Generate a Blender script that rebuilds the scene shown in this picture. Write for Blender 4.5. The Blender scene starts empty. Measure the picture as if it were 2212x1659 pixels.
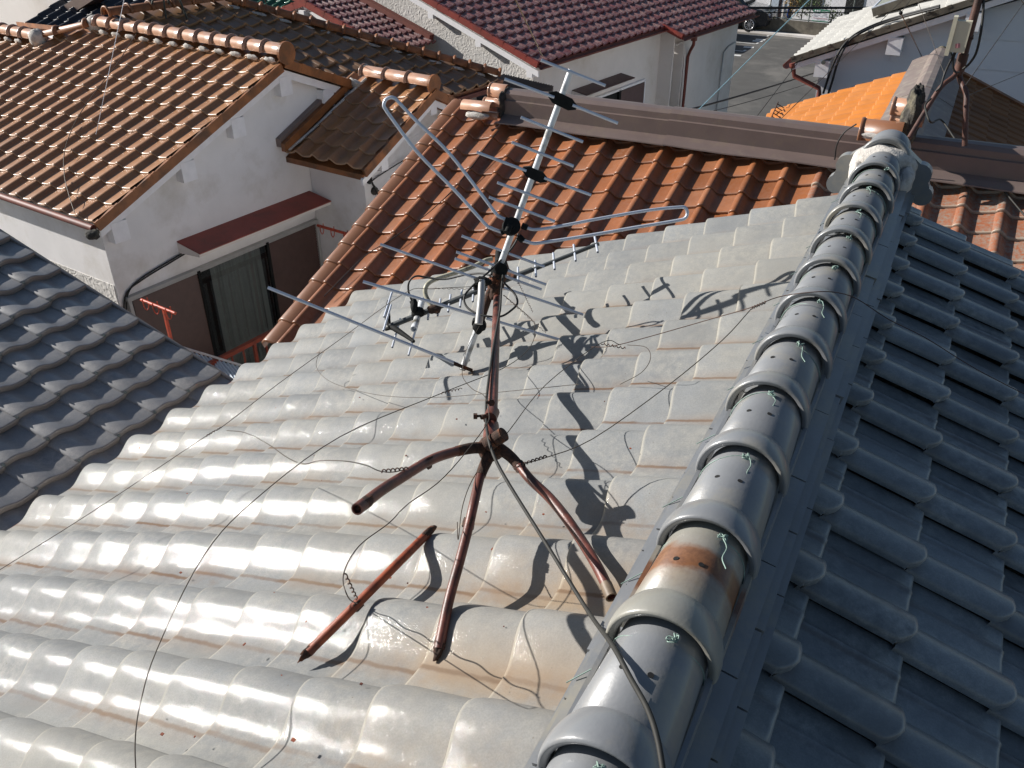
import bpy, math, random
import numpy as np
from mathutils import Vector, Matrix, Quaternion
random.seed(7); RNG = np.random.default_rng(7)
R = math.radians
sc = bpy.context.scene
COL = sc.collection

# ------------------------------------------------------------------ camera
CR = np.array([0.89110159, 0.45380388, 0.0])
CU = np.array([-0.23840042, 0.46812953, 0.85089364])
CF = np.array([-0.38613883, 0.75823267, -0.525338])
FPX = 1851.1
cam_d = bpy.data.cameras.new('camera'); cam = bpy.data.objects.new('camera', cam_d); COL.objects.link(cam)
cam_d.sensor_width = 36; cam_d.lens = FPX / 2212 * 36; cam_d.clip_start = 0.05; cam_d.clip_end = 2000
cam.matrix_world = Matrix(((CR[0], CU[0], -CF[0], 0), (CR[1], CU[1], -CF[1], 0), (CR[2], CU[2], -CF[2], 0), (0, 0, 0, 1)))
sc.camera = cam
sc.render.resolution_x = 1024; sc.render.resolution_y = 768

# ------------------------------------------------------------------ light
SUN_EL, SUN_AZ = R(24.6), R(6.5)
SV = np.array([-math.cos(SUN_EL) * math.cos(SUN_AZ), -math.cos(SUN_EL) * math.sin(SUN_AZ), math.sin(SUN_EL)])
w = bpy.data.worlds.new('World'); sc.world = w; w.use_nodes = True
nt = w.node_tree; bg = nt.nodes['Background']; sky = nt.nodes.new('ShaderNodeTexSky')
sky.sky_type = 'NISHITA'; sky.sun_disc = False; sky.sun_elevation = SUN_EL
sky.sun_rotation = math.atan2(SV[0], SV[1]) % (2 * math.pi)
sky.air_density = 1.0; sky.dust_density = 0.6; sky.ozone_density = 1.2
nt.links.new(sky.outputs[0], bg.inputs[0]); bg.inputs[1].default_value = 0.054
sd = bpy.data.lights.new('sun', 'SUN'); so = bpy.data.objects.new('sun', sd); COL.objects.link(so)
sd.energy = 5.0; sd.angle = R(0.5); sd.color = (1.0, 0.955, 0.90)
so.rotation_mode = 'QUATERNION'; so.rotation_quaternion = Vector(SV).to_track_quat('Z', 'Y')
sc.view_settings.view_transform = 'Standard'; sc.view_settings.look = 'None'
sc.view_settings.exposure = 0.56; sc.view_settings.gamma = 1.0
sc.view_settings.use_curve_mapping = False
sc.render.engine = 'CYCLES'

# ------------------------------------------------------------------ pixel -> world helpers (px in a 2212x1659 frame)
def ray(x, y): return (x - 1106) * CR - (y - 829.5) * CU + FPX * CF
def plane(slope, aspect, d):
    a, b = R(slope), R(aspect)
    return (np.array([math.sin(a) * math.cos(b), math.sin(a) * math.sin(b), math.cos(a)]), d)
def on(px, pl):
    v = ray(*px); return v * (-pl[1]) / (v @ pl[0])
def yp(y): return (np.array([0, 1., 0]), -y)
def xp(x): return (np.array([1., 0, 0]), -x)
def zpl(z): return (np.array([0, 0, 1.]), -z)
def dp(px, z): return ray(*px) / FPX * z          # point on the ray at camera depth z
def thru(nrm, pt): return (nrm, -(nrm @ pt))
def rz(a, v):
    c, s = math.cos(a), math.sin(a); return np.array([c * v[0] - s * v[1], s * v[0] + c * v[1], v[2]])
def Z(x0, y0, wd, x, y, W=2212.):
    k = .5486 * wd / W; return (x0 * .5486 + x * k, y0 * .5486 + y * k)
z1 = lambda x, y: Z(0, 0, 1350, x, y)
z2 = lambda x, y: Z(1340, 0, 1350, x, y)
z3 = lambda x, y: Z(2680, 0, 1350, x, y)
z4 = lambda x, y: Z(0, 1000, 1350, x, y)
z5 = lambda x, y: Z(1340, 1000, 1350, x, y)
zs = lambda x, y: Z(450, 700, 1050, x, y, 2177)
zt = lambda x, y: Z(1400, 800, 1000, x, y)
zm = lambda x, y: Z(2000, 0, 1000, x, y)
zn = lambda x, y: Z(900, 0, 1100, x, y)
za = lambda x, y: Z(0, 0, 900, x, y)
zp = lambda x, y: Z(2850, 0, 500, x, y)
zq = lambda x, y: Z(3500, 0, 532, x, y, 1379)
zo = lambda x, y: Z(2800, 0, 900, x, y)
zh = lambda x, y: Z(1700, 1500, 800, x, y, 1475)
zf = lambda x, y: Z(1340, 2010, 1350, x, y, 2209)
zr = lambda x, y: Z(3000, 400, 700, x, y)

# ------------------------------------------------------------------ materials
def new_mat(name):
    m = bpy.data.materials.new(name); m.use_nodes = True
    return m, m.node_tree, m.node_tree.nodes['Principled BSDF']
def N(nt, t, **kw):
    n = nt.nodes.new(t)
    for k, v in kw.items():
        if k in n.inputs: n.inputs[k].default_value = v
        else: setattr(n, k, v)
    return n
def mix(nt, fac, a, b, mode='MIX'):
    n = nt.nodes.new('ShaderNodeMix'); n.data_type = 'RGBA'; n.blend_type = mode
    for i, v in ((0, fac), (6, a), (7, b)):
        if isinstance(v, (int, float)): n.inputs[i].default_value = v
        elif isinstance(v, tuple): n.inputs[i].default_value = (*v, 1) if len(v) == 3 else v
        else: nt.links.new(v, n.inputs[i])
    return n.outputs[2]
def ramp(nt, src, *stops):
    n = nt.nodes.new('ShaderNodeValToRGB'); e = n.color_ramp.elements
    while len(e) < len(stops): e.new(0.5)
    for q, (p, c) in zip(e, stops):
        q.position = p; q.color = (c, c, c, 1) if isinstance(c, (int, float)) else (*c, 1)
    nt.links.new(src, n.inputs[0]); return n.outputs[0]
def noise(nt, scale, detail=4, rough=.55, vec=None, dim=None):
    n = N(nt, 'ShaderNodeTexNoise', Scale=scale, Detail=detail, Roughness=rough)
    if vec is None:
        g = nt.nodes.new('ShaderNodeNewGeometry'); vec = g.outputs['Position']
    nt.links.new(vec, n.inputs['Vector']); return n.outputs['Fac']
def bump(nt, h, b, strength=.3, dist=.005):
    n = N(nt, 'ShaderNodeBump', Strength=strength, Distance=dist); nt.links.new(h, n.inputs['Height'])
    nt.links.new(n.outputs[0], b.inputs['Normal']); return n
def math_(nt, op, a, b=None, clamp=False):
    n = nt.nodes.new('ShaderNodeMath'); n.operation = op; n.use_clamp = clamp
    for i, v in ((0, a), (1, b)):
        if v is None: continue
        if isinstance(v, (int, float)): n.inputs[i].default_value = v
        else: nt.links.new(v, n.inputs[i])
    return n.outputs[0]

def plain(name, col, rough=.6, metal=0, var=.25, scale=12, dirt=None, dscale=3, bmp=0, bscale=60, coat=0, bdist=.004):
    m, nt, b = new_mat(name)
    n1 = noise(nt, scale, 5); f = ramp(nt, n1, (.3, 0.), (.7, 1.))
    c = mix(nt, f, tuple(x * (1 - var) for x in col), tuple(min(1, x * (1 + var)) for x in col))
    if dirt:
        d = ramp(nt, noise(nt, dscale, 8, .65), (.5, 0.), (.68, 1.)); c = mix(nt, d, c, dirt)
    nt.links.new(c, b.inputs['Base Color']); b.inputs['Roughness'].default_value = rough; b.inputs['Metallic'].default_value = metal
    if coat: b.inputs['Coat Weight'].default_value = coat; b.inputs['Coat Roughness'].default_value = .12
    if bmp: bump(nt, noise(nt, bscale, 4, .6), b, bmp, bdist)
    return m

def tile_mat(name, col, var=.18, patch=None, grain=0, rough=.35, coat=0., coat_r=.1, dust=None, dust_amt=.3, stain=None, streak=None, bmp=.12, edge=None, spec=.5, stain_fac=1.0, bsc=160):
    """glazed roof tile: per-tile tone, cloudy weathering, dust on the flat of the pan, stain lines at the laps"""
    m, nt, b = new_mat(name)
    at = nt.nodes.new('ShaderNodeAttribute'); at.attribute_name = 'rnd'; sep = nt.nodes.new('ShaderNodeSeparateColor'); nt.links.new(at.outputs['Color'], sep.inputs[0])
    r1, r2, r3 = sep.outputs
    uv = nt.nodes.new('ShaderNodeUVMap'); su = nt.nodes.new('ShaderNodeSeparateXYZ'); nt.links.new(uv.outputs[0], su.inputs[0]); U, V = su.outputs[0], su.outputs[1]
    c = mix(nt, r1, tuple(x * (1 - var) for x in col), tuple(min(1, x * (1 + var)) for x in col))
    if streak: c = mix(nt, math_(nt, 'MULTIPLY', ramp(nt, r2, (.45, 0.), (1., 1.)), .8), c, streak)
    cl = ramp(nt, noise(nt, 9, 6, .6), (.35, 0.), (.7, 1.))
    c = mix(nt, math_(nt, 'MULTIPLY', cl, .5), c, tuple(x * .72 for x in col))
    if dust:
        dn = ramp(nt, noise(nt, 35, 7, .7), (.38, 0.), (.66, 1.))
        dn2 = ramp(nt, noise(nt, 3.5, 4, .6), (.35, .15), (.65, 1.))
        c = mix(nt, math_(nt, 'MULTIPLY', math_(nt, 'MULTIPLY', dn, dn2), dust_amt), c, dust)
    sp = ramp(nt, noise(nt, 260, 3, .6), (.42, 0.), (.6, 1.))
    c = mix(nt, math_(nt, 'MULTIPLY', sp, .3), c, tuple(x * .6 for x in col))
    if patch:            # rust washed down from the aerial's feet
        (px_, py_, pz_), rad_, pc_ = patch
        g = nt.nodes.new('ShaderNodeNewGeometry'); v = nt.nodes.new('ShaderNodeVectorMath'); v.operation = 'DISTANCE'
        nt.links.new(g.outputs['Position'], v.inputs[0]); v.inputs[1].default_value = (px_, py_, pz_)
        d = math_(nt, 'ADD', v.outputs['Value'], math_(nt, 'MULTIPLY', math_(nt, 'SUBTRACT', noise(nt, 6, 6, .65), .5), rad_ * 2.2))
        f = ramp(nt, math_(nt, 'DIVIDE', d, rad_), (.25, 1.), (1., 0.))
        low = ramp(nt, U, (.25, .15), (.60, .9), (.85, 1.), (1., .5))
        c = mix(nt, math_(nt, 'MULTIPLY', math_(nt, 'MULTIPLY', f, low), .62), c, pc_)
    if edge:
        ed = ramp(nt, V, (0., 1.), (.06, 0.))
        c = mix(nt, math_(nt, 'MULTIPLY', ed, .7), c, edge)
    if stain:
        nz = noise(nt, 2.2, 4, .6); nz3 = noise(nt, 25, 3, .6)
        # brown line just below the trough, where water carries rust and soil down the lap
        uu = math_(nt, 'ADD', U, math_(nt, 'MULTIPLY', math_(nt, 'SUBTRACT', nz3, .5), .05))
        uu = math_(nt, 'ADD', uu, math_(nt, 'MULTIPLY', math_(nt, 'SUBTRACT', r3, .5), .06))
        band = ramp(nt, uu, (.665, 0.), (.685, 1.), (.71, 1.), (.735, 0.))
        halo = ramp(nt, uu, (.52, 0.), (.68, 1.), (.72, .8), (.88, 0.))
        amt = math_(nt, 'MULTIPLY', band, ramp(nt, nz, (.30, .15), (.46, 1.)))
        amt = math_(nt, 'MULTIPLY', amt, ramp(nt, r2, (.0, .35), (1., 1.)))
        c = mix(nt, math_(nt, 'MULTIPLY', math_(nt, 'MULTIPLY', halo, ramp(nt, nz, (.42, .08), (.62, 1.))), .38 * stain_fac), c, tuple(min(1, x * 1.7) for x in stain))
        c = mix(nt, math_(nt, 'MULTIPLY', amt, .9 * stain_fac), c, stain)
        blot = ramp(nt, noise(nt, 2.9, 6, .7), (.58, 0.), (.72, 1.))
        wide = ramp(nt, uu, (.45, 0.), (.7, 1.), (.9, .7), (1., .2))
        c = mix(nt, math_(nt, 'MULTIPLY', math_(nt, 'MULTIPLY', blot, wide), .55 * stain_fac), c, tuple(min(1, x * 1.5) for x in stain))
        lap = ramp(nt, V, (.9, 0.), (1.0, 1.))
        c = mix(nt, math_(nt, 'MULTIPLY', lap, .3), c, tuple(x * .8 for x in stain))
    if grain:
        vo = N(nt, 'ShaderNodeTexVoronoi', Scale=38); g3 = nt.nodes.new('ShaderNodeNewGeometry'); nt.links.new(g3.outputs['Position'], vo.inputs['Vector'])
        pin = math_(nt, 'MULTIPLY', ramp(nt, vo.outputs['Distance'], (.05, 1.), (.09, 0.)), ramp(nt, noise(nt, 21, 2), (.52, 0.), (.56, 1.)))
        c = mix(nt, math_(nt, 'MULTIPLY', pin, .7), c, (.12, .10, .08))
        film = ramp(nt, noise(nt, 1.1, 5, .6), (.42, 0.), (.62, 1.)); c = mix(nt, math_(nt, 'MULTIPLY', film, .3), c, (.36, .335, .275))
    nt.links.new(c, b.inputs['Base Color'])
    rr = math_(nt, 'ADD', math_(nt, 'MULTIPLY', noise(nt, 30, 5, .6), .22), rough - .11)
    nt.links.new(rr, b.inputs['Roughness'])
    b.inputs['Coat Weight'].default_value = coat; b.inputs['Coat Roughness'].default_value = coat_r
    b.inputs['Specular IOR Level'].default_value = spec
    h = math_(nt, 'ADD', math_(nt, 'MULTIPLY', noise(nt, bsc, 3, .6), .5), noise(nt, 18, 3, .5))
    bn = bump(nt, h, b, bmp, .004)
    if grain:
        h2 = noise(nt, 330, 2, .6); b2 = N(nt, 'ShaderNodeBump', Strength=grain, Distance=.001); nt.links.new(h2, b2.inputs['Height']); b3 = N(nt, 'ShaderNodeBump', Strength=.5, Distance=.0035); nt.links.new(noise(nt, 14, 3, .5), b3.inputs['Height']); nt.links.new(b2.outputs[0], b3.inputs['Normal']); nt.links.new(b3.outputs[0], b.inputs['Coat Normal'])
    return m

M = {}
M['own'] = tile_mat('silver_glazed_tile', (.238, .248, .252), var=.15, rough=.55, coat=.17, coat_r=.045, spec=.12, grain=.45, patch=((-.52, 1.22, -1.38), .55, (.30, .185, .08)), dust=(.37, .36, .325), dust_amt=.7, stain=(.13, .065, .028), edge=(.36, .335, .27), bmp=.16)
M['own_e'] = tile_mat('silver_glazed_tile_painted_shade', (.165, .185, .20), var=.3, rough=.38, coat=.3, coat_r=.2, dust=(.32, .34, .34), dust_amt=.8, edge=(.36, .38, .38), stain=(.07, .05, .035), stain_fac=.5, bmp=.12)  # same tile for the east slope, its shade put into a darker, bluer colour
M['cap'] = plain('ridge_tile_glaze', (.205, .213, .222), .36, var=.10, scale=7, dirt=(.28, .265, .225), dscale=5, bmp=.1, bscale=120, coat=.4)
M['blue'] = tile_mat('smoked_slate_blue_tile', (.25, .25, .255), var=.18, rough=.36, coat=.25, coat_r=.25, dust=(.36, .34, .32), dust_amt=.8, edge=(.16, .14, .12), bmp=.15)
M['lh'] = tile_mat('tan_brown_tile', (.36, .165, .068), var=.14, rough=.4, coat=.3, coat_r=.2, dust=(.42, .27, .18), dust_amt=.3, streak=(.44, .21, .085), edge=(.36, .24, .15))
M['lhcap'] = plain('tan_ridge_tile', (.40, .22, .14), .33, var=.12, coat=.4)
M['vt'] = plain('verge_tile_brown', (.27, .10, .032), .5, var=.35, scale=6, dirt=(.12, .055, .025), dscale=5)
M['ch'] = tile_mat('terracotta_tile', (.30, .10, .032), var=.42, rough=.42, coat=.2, coat_r=.18, dust=(.33, .20, .15), dust_amt=.4, streak=(.36, .15, .07), edge=(.22, .10, .05))
M['chr'] = tile_mat('terracotta_tile_dusty', (.32, .10, .04), var=.15, rough=.5, coat=.1, dust=(.26, .24, .20), dust_amt=1.5, edge=(.42, .38, .30))
M['org'] = tile_mat('orange_tile', (.62, .215, .035), var=.12, rough=.42, coat=.2, coat_r=.2, streak=(.60, .24, .07), edge=(.66, .30, .13))
M['rh'] = tile_mat('dark_brown_tile', (.24, .13, .065), var=.2, rough=.4, coat=.2, coat_r=.2, dust=(.2, .14, .09), edge=(.34, .20, .09))
M['mh'] = tile_mat('maroon_tile', (.13, .03, .035), var=.25, rough=.36, coat=.3, coat_r=.2, dust=(.42, .31, .28), dust_amt=1.2, edge=(.20, .04, .04))
M['gr'] = tile_mat('green_tile', (.03, .13, .07), var=.2, rough=.35, coat=.2)
M['bk'] = tile_mat('black_tile', (.03, .03, .035), var=.3, rough=.35, coat=.2)
M['wh'] = tile_mat('pale_grey_tile', (.56, .55, .51), var=.10, rough=.45, coat=.1, dust=(.55, .52, .45), dust_amt=.35, bmp=.1)
M['stucco'] = plain('white_stucco', (.80, .785, .78), .9, var=.05, scale=3, dirt=(.64, .61, .57), dscale=1.4, bmp=.25, bscale=90)
M['stucco_grime'] = plain('soffit_stucco', (.46, .43, .36), .9, var=.2, scale=8, dirt=(.16, .14, .10), dscale=6, bmp=.3)
M['cream'] = plain('cream_render', (.74, .70, .66), .9, var=.05, scale=2, dirt=(.62, .57, .51), dscale=1, bmp=.2, bscale=50)
M['board'] = plain('white_painted_board', (.86, .85, .86), .6, var=.05)
M['tan'] = plain('tan_render', (.40, .33, .25), .95, var=.15, scale=30, bmp=.8, bscale=40, bdist=.02)
M['mortar'] = plain('pale_mortar', (.55, .52, .48), .95, var=.12, scale=30, dirt=(.30, .27, .23), dscale=12, bmp=.8, bscale=70, bdist=.008)
M['mud'] = plain('grey_black_mortar', (.05, .047, .042), .95, var=.3, scale=20, dirt=(.2, .18, .12), dscale=7, bmp=.9, bscale=40, bdist=.015)
M['flash'] = plain('brown_flashing_metal', (.20, .150, .135), .4, var=.09, scale=4, dirt=(.22, .17, .14), dscale=9, metal=.25, bmp=.05, bscale=8)
M['flash_w'] = plain('weathered_flashing_metal', (.26, .205, .18), .45, var=.12, scale=5, dirt=(.36, .31, .25), dscale=9, metal=.2)
M['red'] = plain('brick_red_sheet', (.25, .038, .026), .5, var=.15, scale=5, dirt=(.17, .035, .025), dscale=4)
M['redp'] = plain('orange_red_paint', (.50, .07, .03), .45, var=.2, scale=20, dirt=(.22, .05, .03), dscale=14)
M['redbr'] = plain('red_brown_rail', (.22, .04, .02), .5, var=.2, dirt=(.12, .03, .02), dscale=9)
M['gut'] = plain('brown_gutter', (.17, .042, .028), .6, var=.15, dirt=(.10, .03, .025), dscale=6)
M['rust'] = plain('rusty_painted_steel', (.13, .042, .030), .42, var=.45, scale=26, dirt=(.050, .022, .017), dscale=16, bmp=.35, bscale=240, bdist=.0015)
M['rustf'] = plain('flaking_rust', (.055, .028, .018), .9, var=.5, scale=60, dirt=(.20, .06, .02), dscale=30, bmp=.9, bscale=260, bdist=.003)
M['rusto'] = plain('orange_rust_steel', (.27, .062, .024), .55, var=.4, scale=30, dirt=(.06, .02, .014), dscale=11, bmp=.3, bscale=240, bdist=.0015)
M['black'] = plain('black_plastic', (.013, .014, .014), .75, var=.3, scale=40)
M['black'].node_tree.nodes['Principled BSDF'].inputs['Specular IOR Level'].default_value = .15
M['cable'] = plain('black_cable_sheath', (.014, .014, .014), .6, var=.3)
M['coax'] = plain('grey_olive_cable', (.018, .018, .015), .7, var=.3, scale=30)
M['alu'] = plain('aluminium_rod', (.62, .66, .74), .38, metal=.35, var=.08, scale=20)
M['boomd'] = plain('dark_grey_tube', (.055, .062, .065), .42, var=.25, scale=20, metal=.2)
M['boomw'] = plain('white_boom_tube', (.68, .70, .72), .35, metal=.1, var=.08, dirt=(.10, .085, .05), dscale=9)
M['ivory'] = plain('aged_ivory_tube', (.42, .40, .30), .45, var=.15, dirt=(.08, .07, .05), dscale=16)
M['wire'] = plain('dull_steel_wire', (.075, .062, .050), .55, metal=.4, var=.3, scale=40)
M['rwire'] = plain('rusty_wire', (.06, .028, .018), .7, var=.4, scale=60)
M['green'] = plain('verdigris_copper_wire', (.22, .31, .27), .55, metal=.2, var=.3, scale=60)
M['hole'] = plain('dark_hole', (.008, .008, .008), .9, var=.1)
M['ground'] = plain('packed_ground', (.14, .13, .115), .95, var=.2, scale=2, bmp=.3, bscale=10, bdist=.03)
M['asphalt'] = plain('worn_asphalt', (.085, .082, .076), .95, var=.16, scale=1.1, dirt=(.16, .15, .135), dscale=.5, bmp=.3, bscale=30, bdist=.01)
M['paint'] = plain('road_paint', (.62, .62, .60), .7, var=.15, scale=8)
M['conc'] = plain('weathered_concrete', (.13, .115, .09), .9, var=.25, scale=6, dirt=(.06, .05, .04), dscale=2, bmp=.3)
M['steel'] = plain('grey_fence_steel', (.13, .15, .14), .5, metal=.3)
M['alframe'] = plain('grey_aluminium_frame', (.42, .42, .41), .4, metal=.3, var=.1)
M['shut'] = plain('dark_brown_shutter', (.085, .045, .036), .5, var=.12)
M['mauve'] = plain('mauve_screen', (.115, .072, .070), .6, var=.1)
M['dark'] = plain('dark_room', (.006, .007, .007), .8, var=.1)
M['curtain'] = plain('grey_curtain', (.30, .295, .29), .9, var=.1)
M['carp'] = plain('black_car_paint', (.008, .009, .012), .2, var=.1, coat=1)
M['tyre'] = plain('tyre_rubber', (.018, .018, .018), .8)
M['rim'] = plain('alloy_rim', (.62, .62, .64), .3, metal=.7)
M['lamp'] = plain('headlamp_lens', (.45, .52, .62), .15, coat=1)
M['plate'] = plain('number_plate_yellow', (.55, .42, .06), .5)
M['clad'] = None
M['sgreen'] = plain('sign_green', (.01, .17, .09), .6, var=.05)
M['swhite'] = plain('sign_white', (.70, .70, .72), .6, var=.04)
M['stext'] = plain('sign_lettering', (.12, .10, .16), .7)
M['stextr'] = plain('sign_lettering_red', (.45, .05, .06), .7)
M['bluep'] = plain('blue_plastic', (.015, .05, .28), .5)
M['leaf'] = plain('leaf_green', (.075, .12, .03), .6, var=.5, scale=9)
M['leafo'] = plain('leaf_ochre', (.30, .18, .035), .6, var=.4, scale=9)
M['corr'] = plain('pale_blue_corrugated', (.50, .58, .66), .35, var=.06)
M['copper'] = M['green']

def glass_mat():
    m, nt, b = new_mat('window_glass')
    b.inputs['Base Color'].default_value = (.55, .62, .6, 1); b.inputs['Roughness'].default_value = .02
    b.inputs['Transmission Weight'].default_value = 1; b.inputs['IOR'].default_value = 1.45
    m.use_nodes = True
    # thin pane: mostly see-through with a mirror skin
    tr = nt.nodes.new('ShaderNodeBsdfTransparent'); tr.inputs[0].default_value = (.80, .83, .82, 1)
    gl = nt.nodes.new('ShaderNodeBsdfGlossy'); gl.inputs['Roughness'].default_value = .03
    lw = nt.nodes.new('ShaderNodeLayerWeight'); lw.inputs[0].default_value = .5; pw = math_(nt, 'POWER', lw.outputs['Facing'], 4.0); fz = math_(nt, 'ADD', math_(nt, 'MULTIPLY', pw, .5), .05)
    mx = nt.nodes.new('ShaderNodeMixShader'); nt.links.new(fz, mx.inputs[0]); nt.links.new(tr.outputs[0], mx.inputs[1]); nt.links.new(gl.outputs[0], mx.inputs[2])
    nt.links.new(mx.outputs[0], nt.nodes['Material Output'].inputs[0]); nt.nodes.remove(b)
    return m
M['glass'] = glass_mat()
def clad_mat():
    m, nt, b = new_mat('white_lap_siding')
    g = nt.nodes.new('ShaderNodeNewGeometry'); s = nt.nodes.new('ShaderNodeSeparateXYZ'); nt.links.new(g.outputs['Position'], s.inputs[0])
    n1 = noise(nt, 1.2, 4)
    c = mix(nt, n1, (.70, .71, .75), (.78, .78, .79))
    nt.links.new(c, b.inputs['Base Color']); b.inputs['Roughness'].default_value = .7
    bump(nt, noise(nt, 60, 3), b, .2, .003); return m
M['clad'] = clad_mat()
def worm_mat():
    m, nt, b = new_mat('rough_trowelled_stucco')
    g = nt.nodes.new('ShaderNodeNewGeometry')
    d = N(nt, 'ShaderNodeTexNoise', Scale=5, Detail=2); nt.links.new(g.outputs['Position'], d.inputs['Vector'])
    ad = nt.nodes.new('ShaderNodeVectorMath'); ad.operation = 'MULTIPLY_ADD'; ad.inputs[1].default_value = (.25, .25, .25)
    nt.links.new(d.outputs['Color'], ad.inputs[0]); nt.links.new(g.outputs['Position'], ad.inputs[2])
    v = N(nt, 'ShaderNodeTexVoronoi', Scale=26); v.feature = 'SMOOTH_F1'; nt.links.new(ad.outputs[0], v.inputs['Vector'])
    h = math_(nt, 'ADD', v.outputs['Distance'], math_(nt, 'MULTIPLY', noise(nt, 40, 3), .3))
    c = mix(nt, ramp(nt, noise(nt, .8, 4), (.4, 0.), (.7, 1.)), (.62, .60, .57), (.55, .53, .49))
    nt.links.new(c, b.inputs['Base Color']); b.inputs['Roughness'].default_value = .9
    bump(nt, h, b, .7, .014); return m
M['worm'] = worm_mat()

# ------------------------------------------------------------------ object helpers
WORLD = {}
def tag(o, label=None, cat=None, group=None, kind=None):
    if label: o['label'] = label
    if cat: o['category'] = cat
    if group: o['group'] = group
    if kind: o['kind'] = kind
    return o
def thing(name, loc, label, cat, group=None):
    o = bpy.data.objects.new(name, None); COL.objects.link(o); o.location = Vector(loc); o.empty_display_size = .1
    WORLD[o] = np.array(loc, float); return tag(o, label, cat, group)
class MB:
    def __init__(s): s.v = []; s.f = []; s.sm = []; s.mi = []; s.mats = []; s.cur = 0
    def use(s, m):
        if m not in s.mats: s.mats.append(m)
        s.cur = s.mats.index(m); return s
    def add(s, vs, fs, smooth=False):
        k = len(s.v); s.v.extend([tuple(map(float, q)) for q in vs])
        for f in fs: s.f.append(tuple(i + k for i in f)); s.sm.append(smooth); s.mi.append(s.cur)
        return s
    def box(s, c, ax, ay, az, bev=0):      # centre and three half-axis vectors
        c, ax, ay, az = map(lambda q: np.array(q, float), (c, ax, ay, az))
        vs = [c + i * ax + j * ay + k * az for k in (-1, 1) for j in (-1, 1) for i in (-1, 1)]
        fs = [(0, 2, 3, 1), (4, 5, 7, 6), (0, 1, 5, 4), (2, 6, 7, 3), (0, 4, 6, 2), (1, 3, 7, 5)]
        if np.dot(np.cross(ax, ay), az) < 0: fs = [f[::-1] for f in fs]
        return s.add(vs, fs)
    def prism(s, poly, d):                  # polygon (3-D points) extruded by vector d
        n = len(poly); d = np.array(d, float); a = [np.array(p, float) for p in poly]
        vs = a + [p + d for p in a]
        fs = [tuple(range(n))[::-1], tuple(range(n, 2 * n))] + [(i, (i + 1) % n, (i + 1) % n + n, i + n) for i in range(n)]
        return s.add(vs, fs)
    def tube(s, pts, r, n=8, caps=True, radii=None, flat=None):
        pts = [np.array(p, float) for p in pts]; m = len(pts); rr = radii or [r] * m
        up = None; vs = []
        for i, p in enumerate(pts):
            t = pts[min(i + 1, m - 1)] - pts[max(i - 1, 0)]; t /= (np.linalg.norm(t) + 1e-12)
            if up is None:
                a = np.array([0, 0, 1.]) if abs(t[2]) < .9 else np.array([1., 0, 0]); up = np.cross(t, a)
            up = up - (up @ t) * t; up /= np.linalg.norm(up); b = np.cross(t, up)
            for k in range(n):
                an = 2 * math.pi * k / n; vs.append(p + rr[i] * (math.cos(an) * up + math.sin(an) * b))
        fs = [(i * n + k, i * n + (k + 1) % n, (i + 1) * n + (k + 1) % n, (i + 1) * n + k) for i in range(m - 1) for k in range(n)]
        s.add(vs, fs, True)
        if caps: s.add(vs[:n], [tuple(range(n))[::-1]]); s.add(vs[-n:], [tuple(range(n))])
        return s
    def pipe(s, a, b, r, n=12, hole=True, wall=.25):   # open-ended pipe with a dark bore
        a, b = np.array(a, float), np.array(b, float); s.tube([a, b], r, n, caps=False)
        t = (b - a) / np.linalg.norm(b - a)
        for p, d in ((a, t), (b, -t)):
            q = np.cross(t, [0, 0, 1.]); q /= np.linalg.norm(q); w_ = np.cross(t, q)
            vs = [p + rr * (math.cos(2 * math.pi * k / n) * q + math.sin(2 * math.pi * k / n) * w_) + off * d for rr, off in ((r, 0), (r * (1 - wall), 0), (r * (1 - wall), .02)) for k in range(n)]
            fs = [(j * n + k, j * n + (k + 1) % n, (j + 1) * n + (k + 1) % n, (j + 1) * n + k) for j in (0, 1) for k in range(n)]
            s.add(vs, fs); s.add(vs[2 * n:], [tuple(range(n))])
        return s
    def build(s, name, mat=None, parent=None, origin=None):
        me = bpy.data.meshes.new(name)
        o = bpy.data.objects.new(name, me); COL.objects.link(o)
        org = WORLD[parent] if parent is not None else (np.array(origin, float) if origin is not None else np.mean(np.array(s.v), axis=0) * [1, 1, 0] + [0, 0, min(q[2] for q in s.v)])
        vv = np.array(s.v) - org
        me.from_pydata(vv.tolist(), [], s.f)
        mats = s.mats or [mat]
        for q in mats: me.materials.append(M[q] if isinstance(q, str) else q)
        me.polygons.foreach_set('use_smooth', s.sm); me.polygons.foreach_set('material_index', s.mi); me.update()
        if parent is not None: o.parent = parent; WORLD[o] = org
        else: o.location = Vector(org); WORLD[o] = org
        return o
def curve_pts(pts, k=8):                    # Catmull-Rom through the points
    p = [np.array(q, float) for q in pts]; p = [2 * p[0] - p[1]] + p + [2 * p[-1] - p[-2]]; out = []
    for i in range(1, len(p) - 2):
        for j in range(k):
            t = j / k
            out.append(.5 * ((2 * p[i]) + (-p[i - 1] + p[i + 1]) * t + (2 * p[i - 1] - 5 * p[i] + 4 * p[i + 1] - p[i + 2]) * t * t + (-p[i - 1] + 3 * p[i] - 3 * p[i + 1] + p[i + 2]) * t ** 3))
    out.append(p[-2]); return out
def unit(v): v = np.array(v, float); return v / np.linalg.norm(v)
UP = np.array([0, 0, 1.])
def inside(poly, x, y):
    r = False; n = len(poly)
    for i in range(n):
        (x1, y1), (x2, y2) = poly[i], poly[(i + 1) % n]
        if (y1 > y) != (y2 > y) and x < (x2 - x1) * (y - y1) / (y2 - y1) + x1: r = not r
    return r

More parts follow.
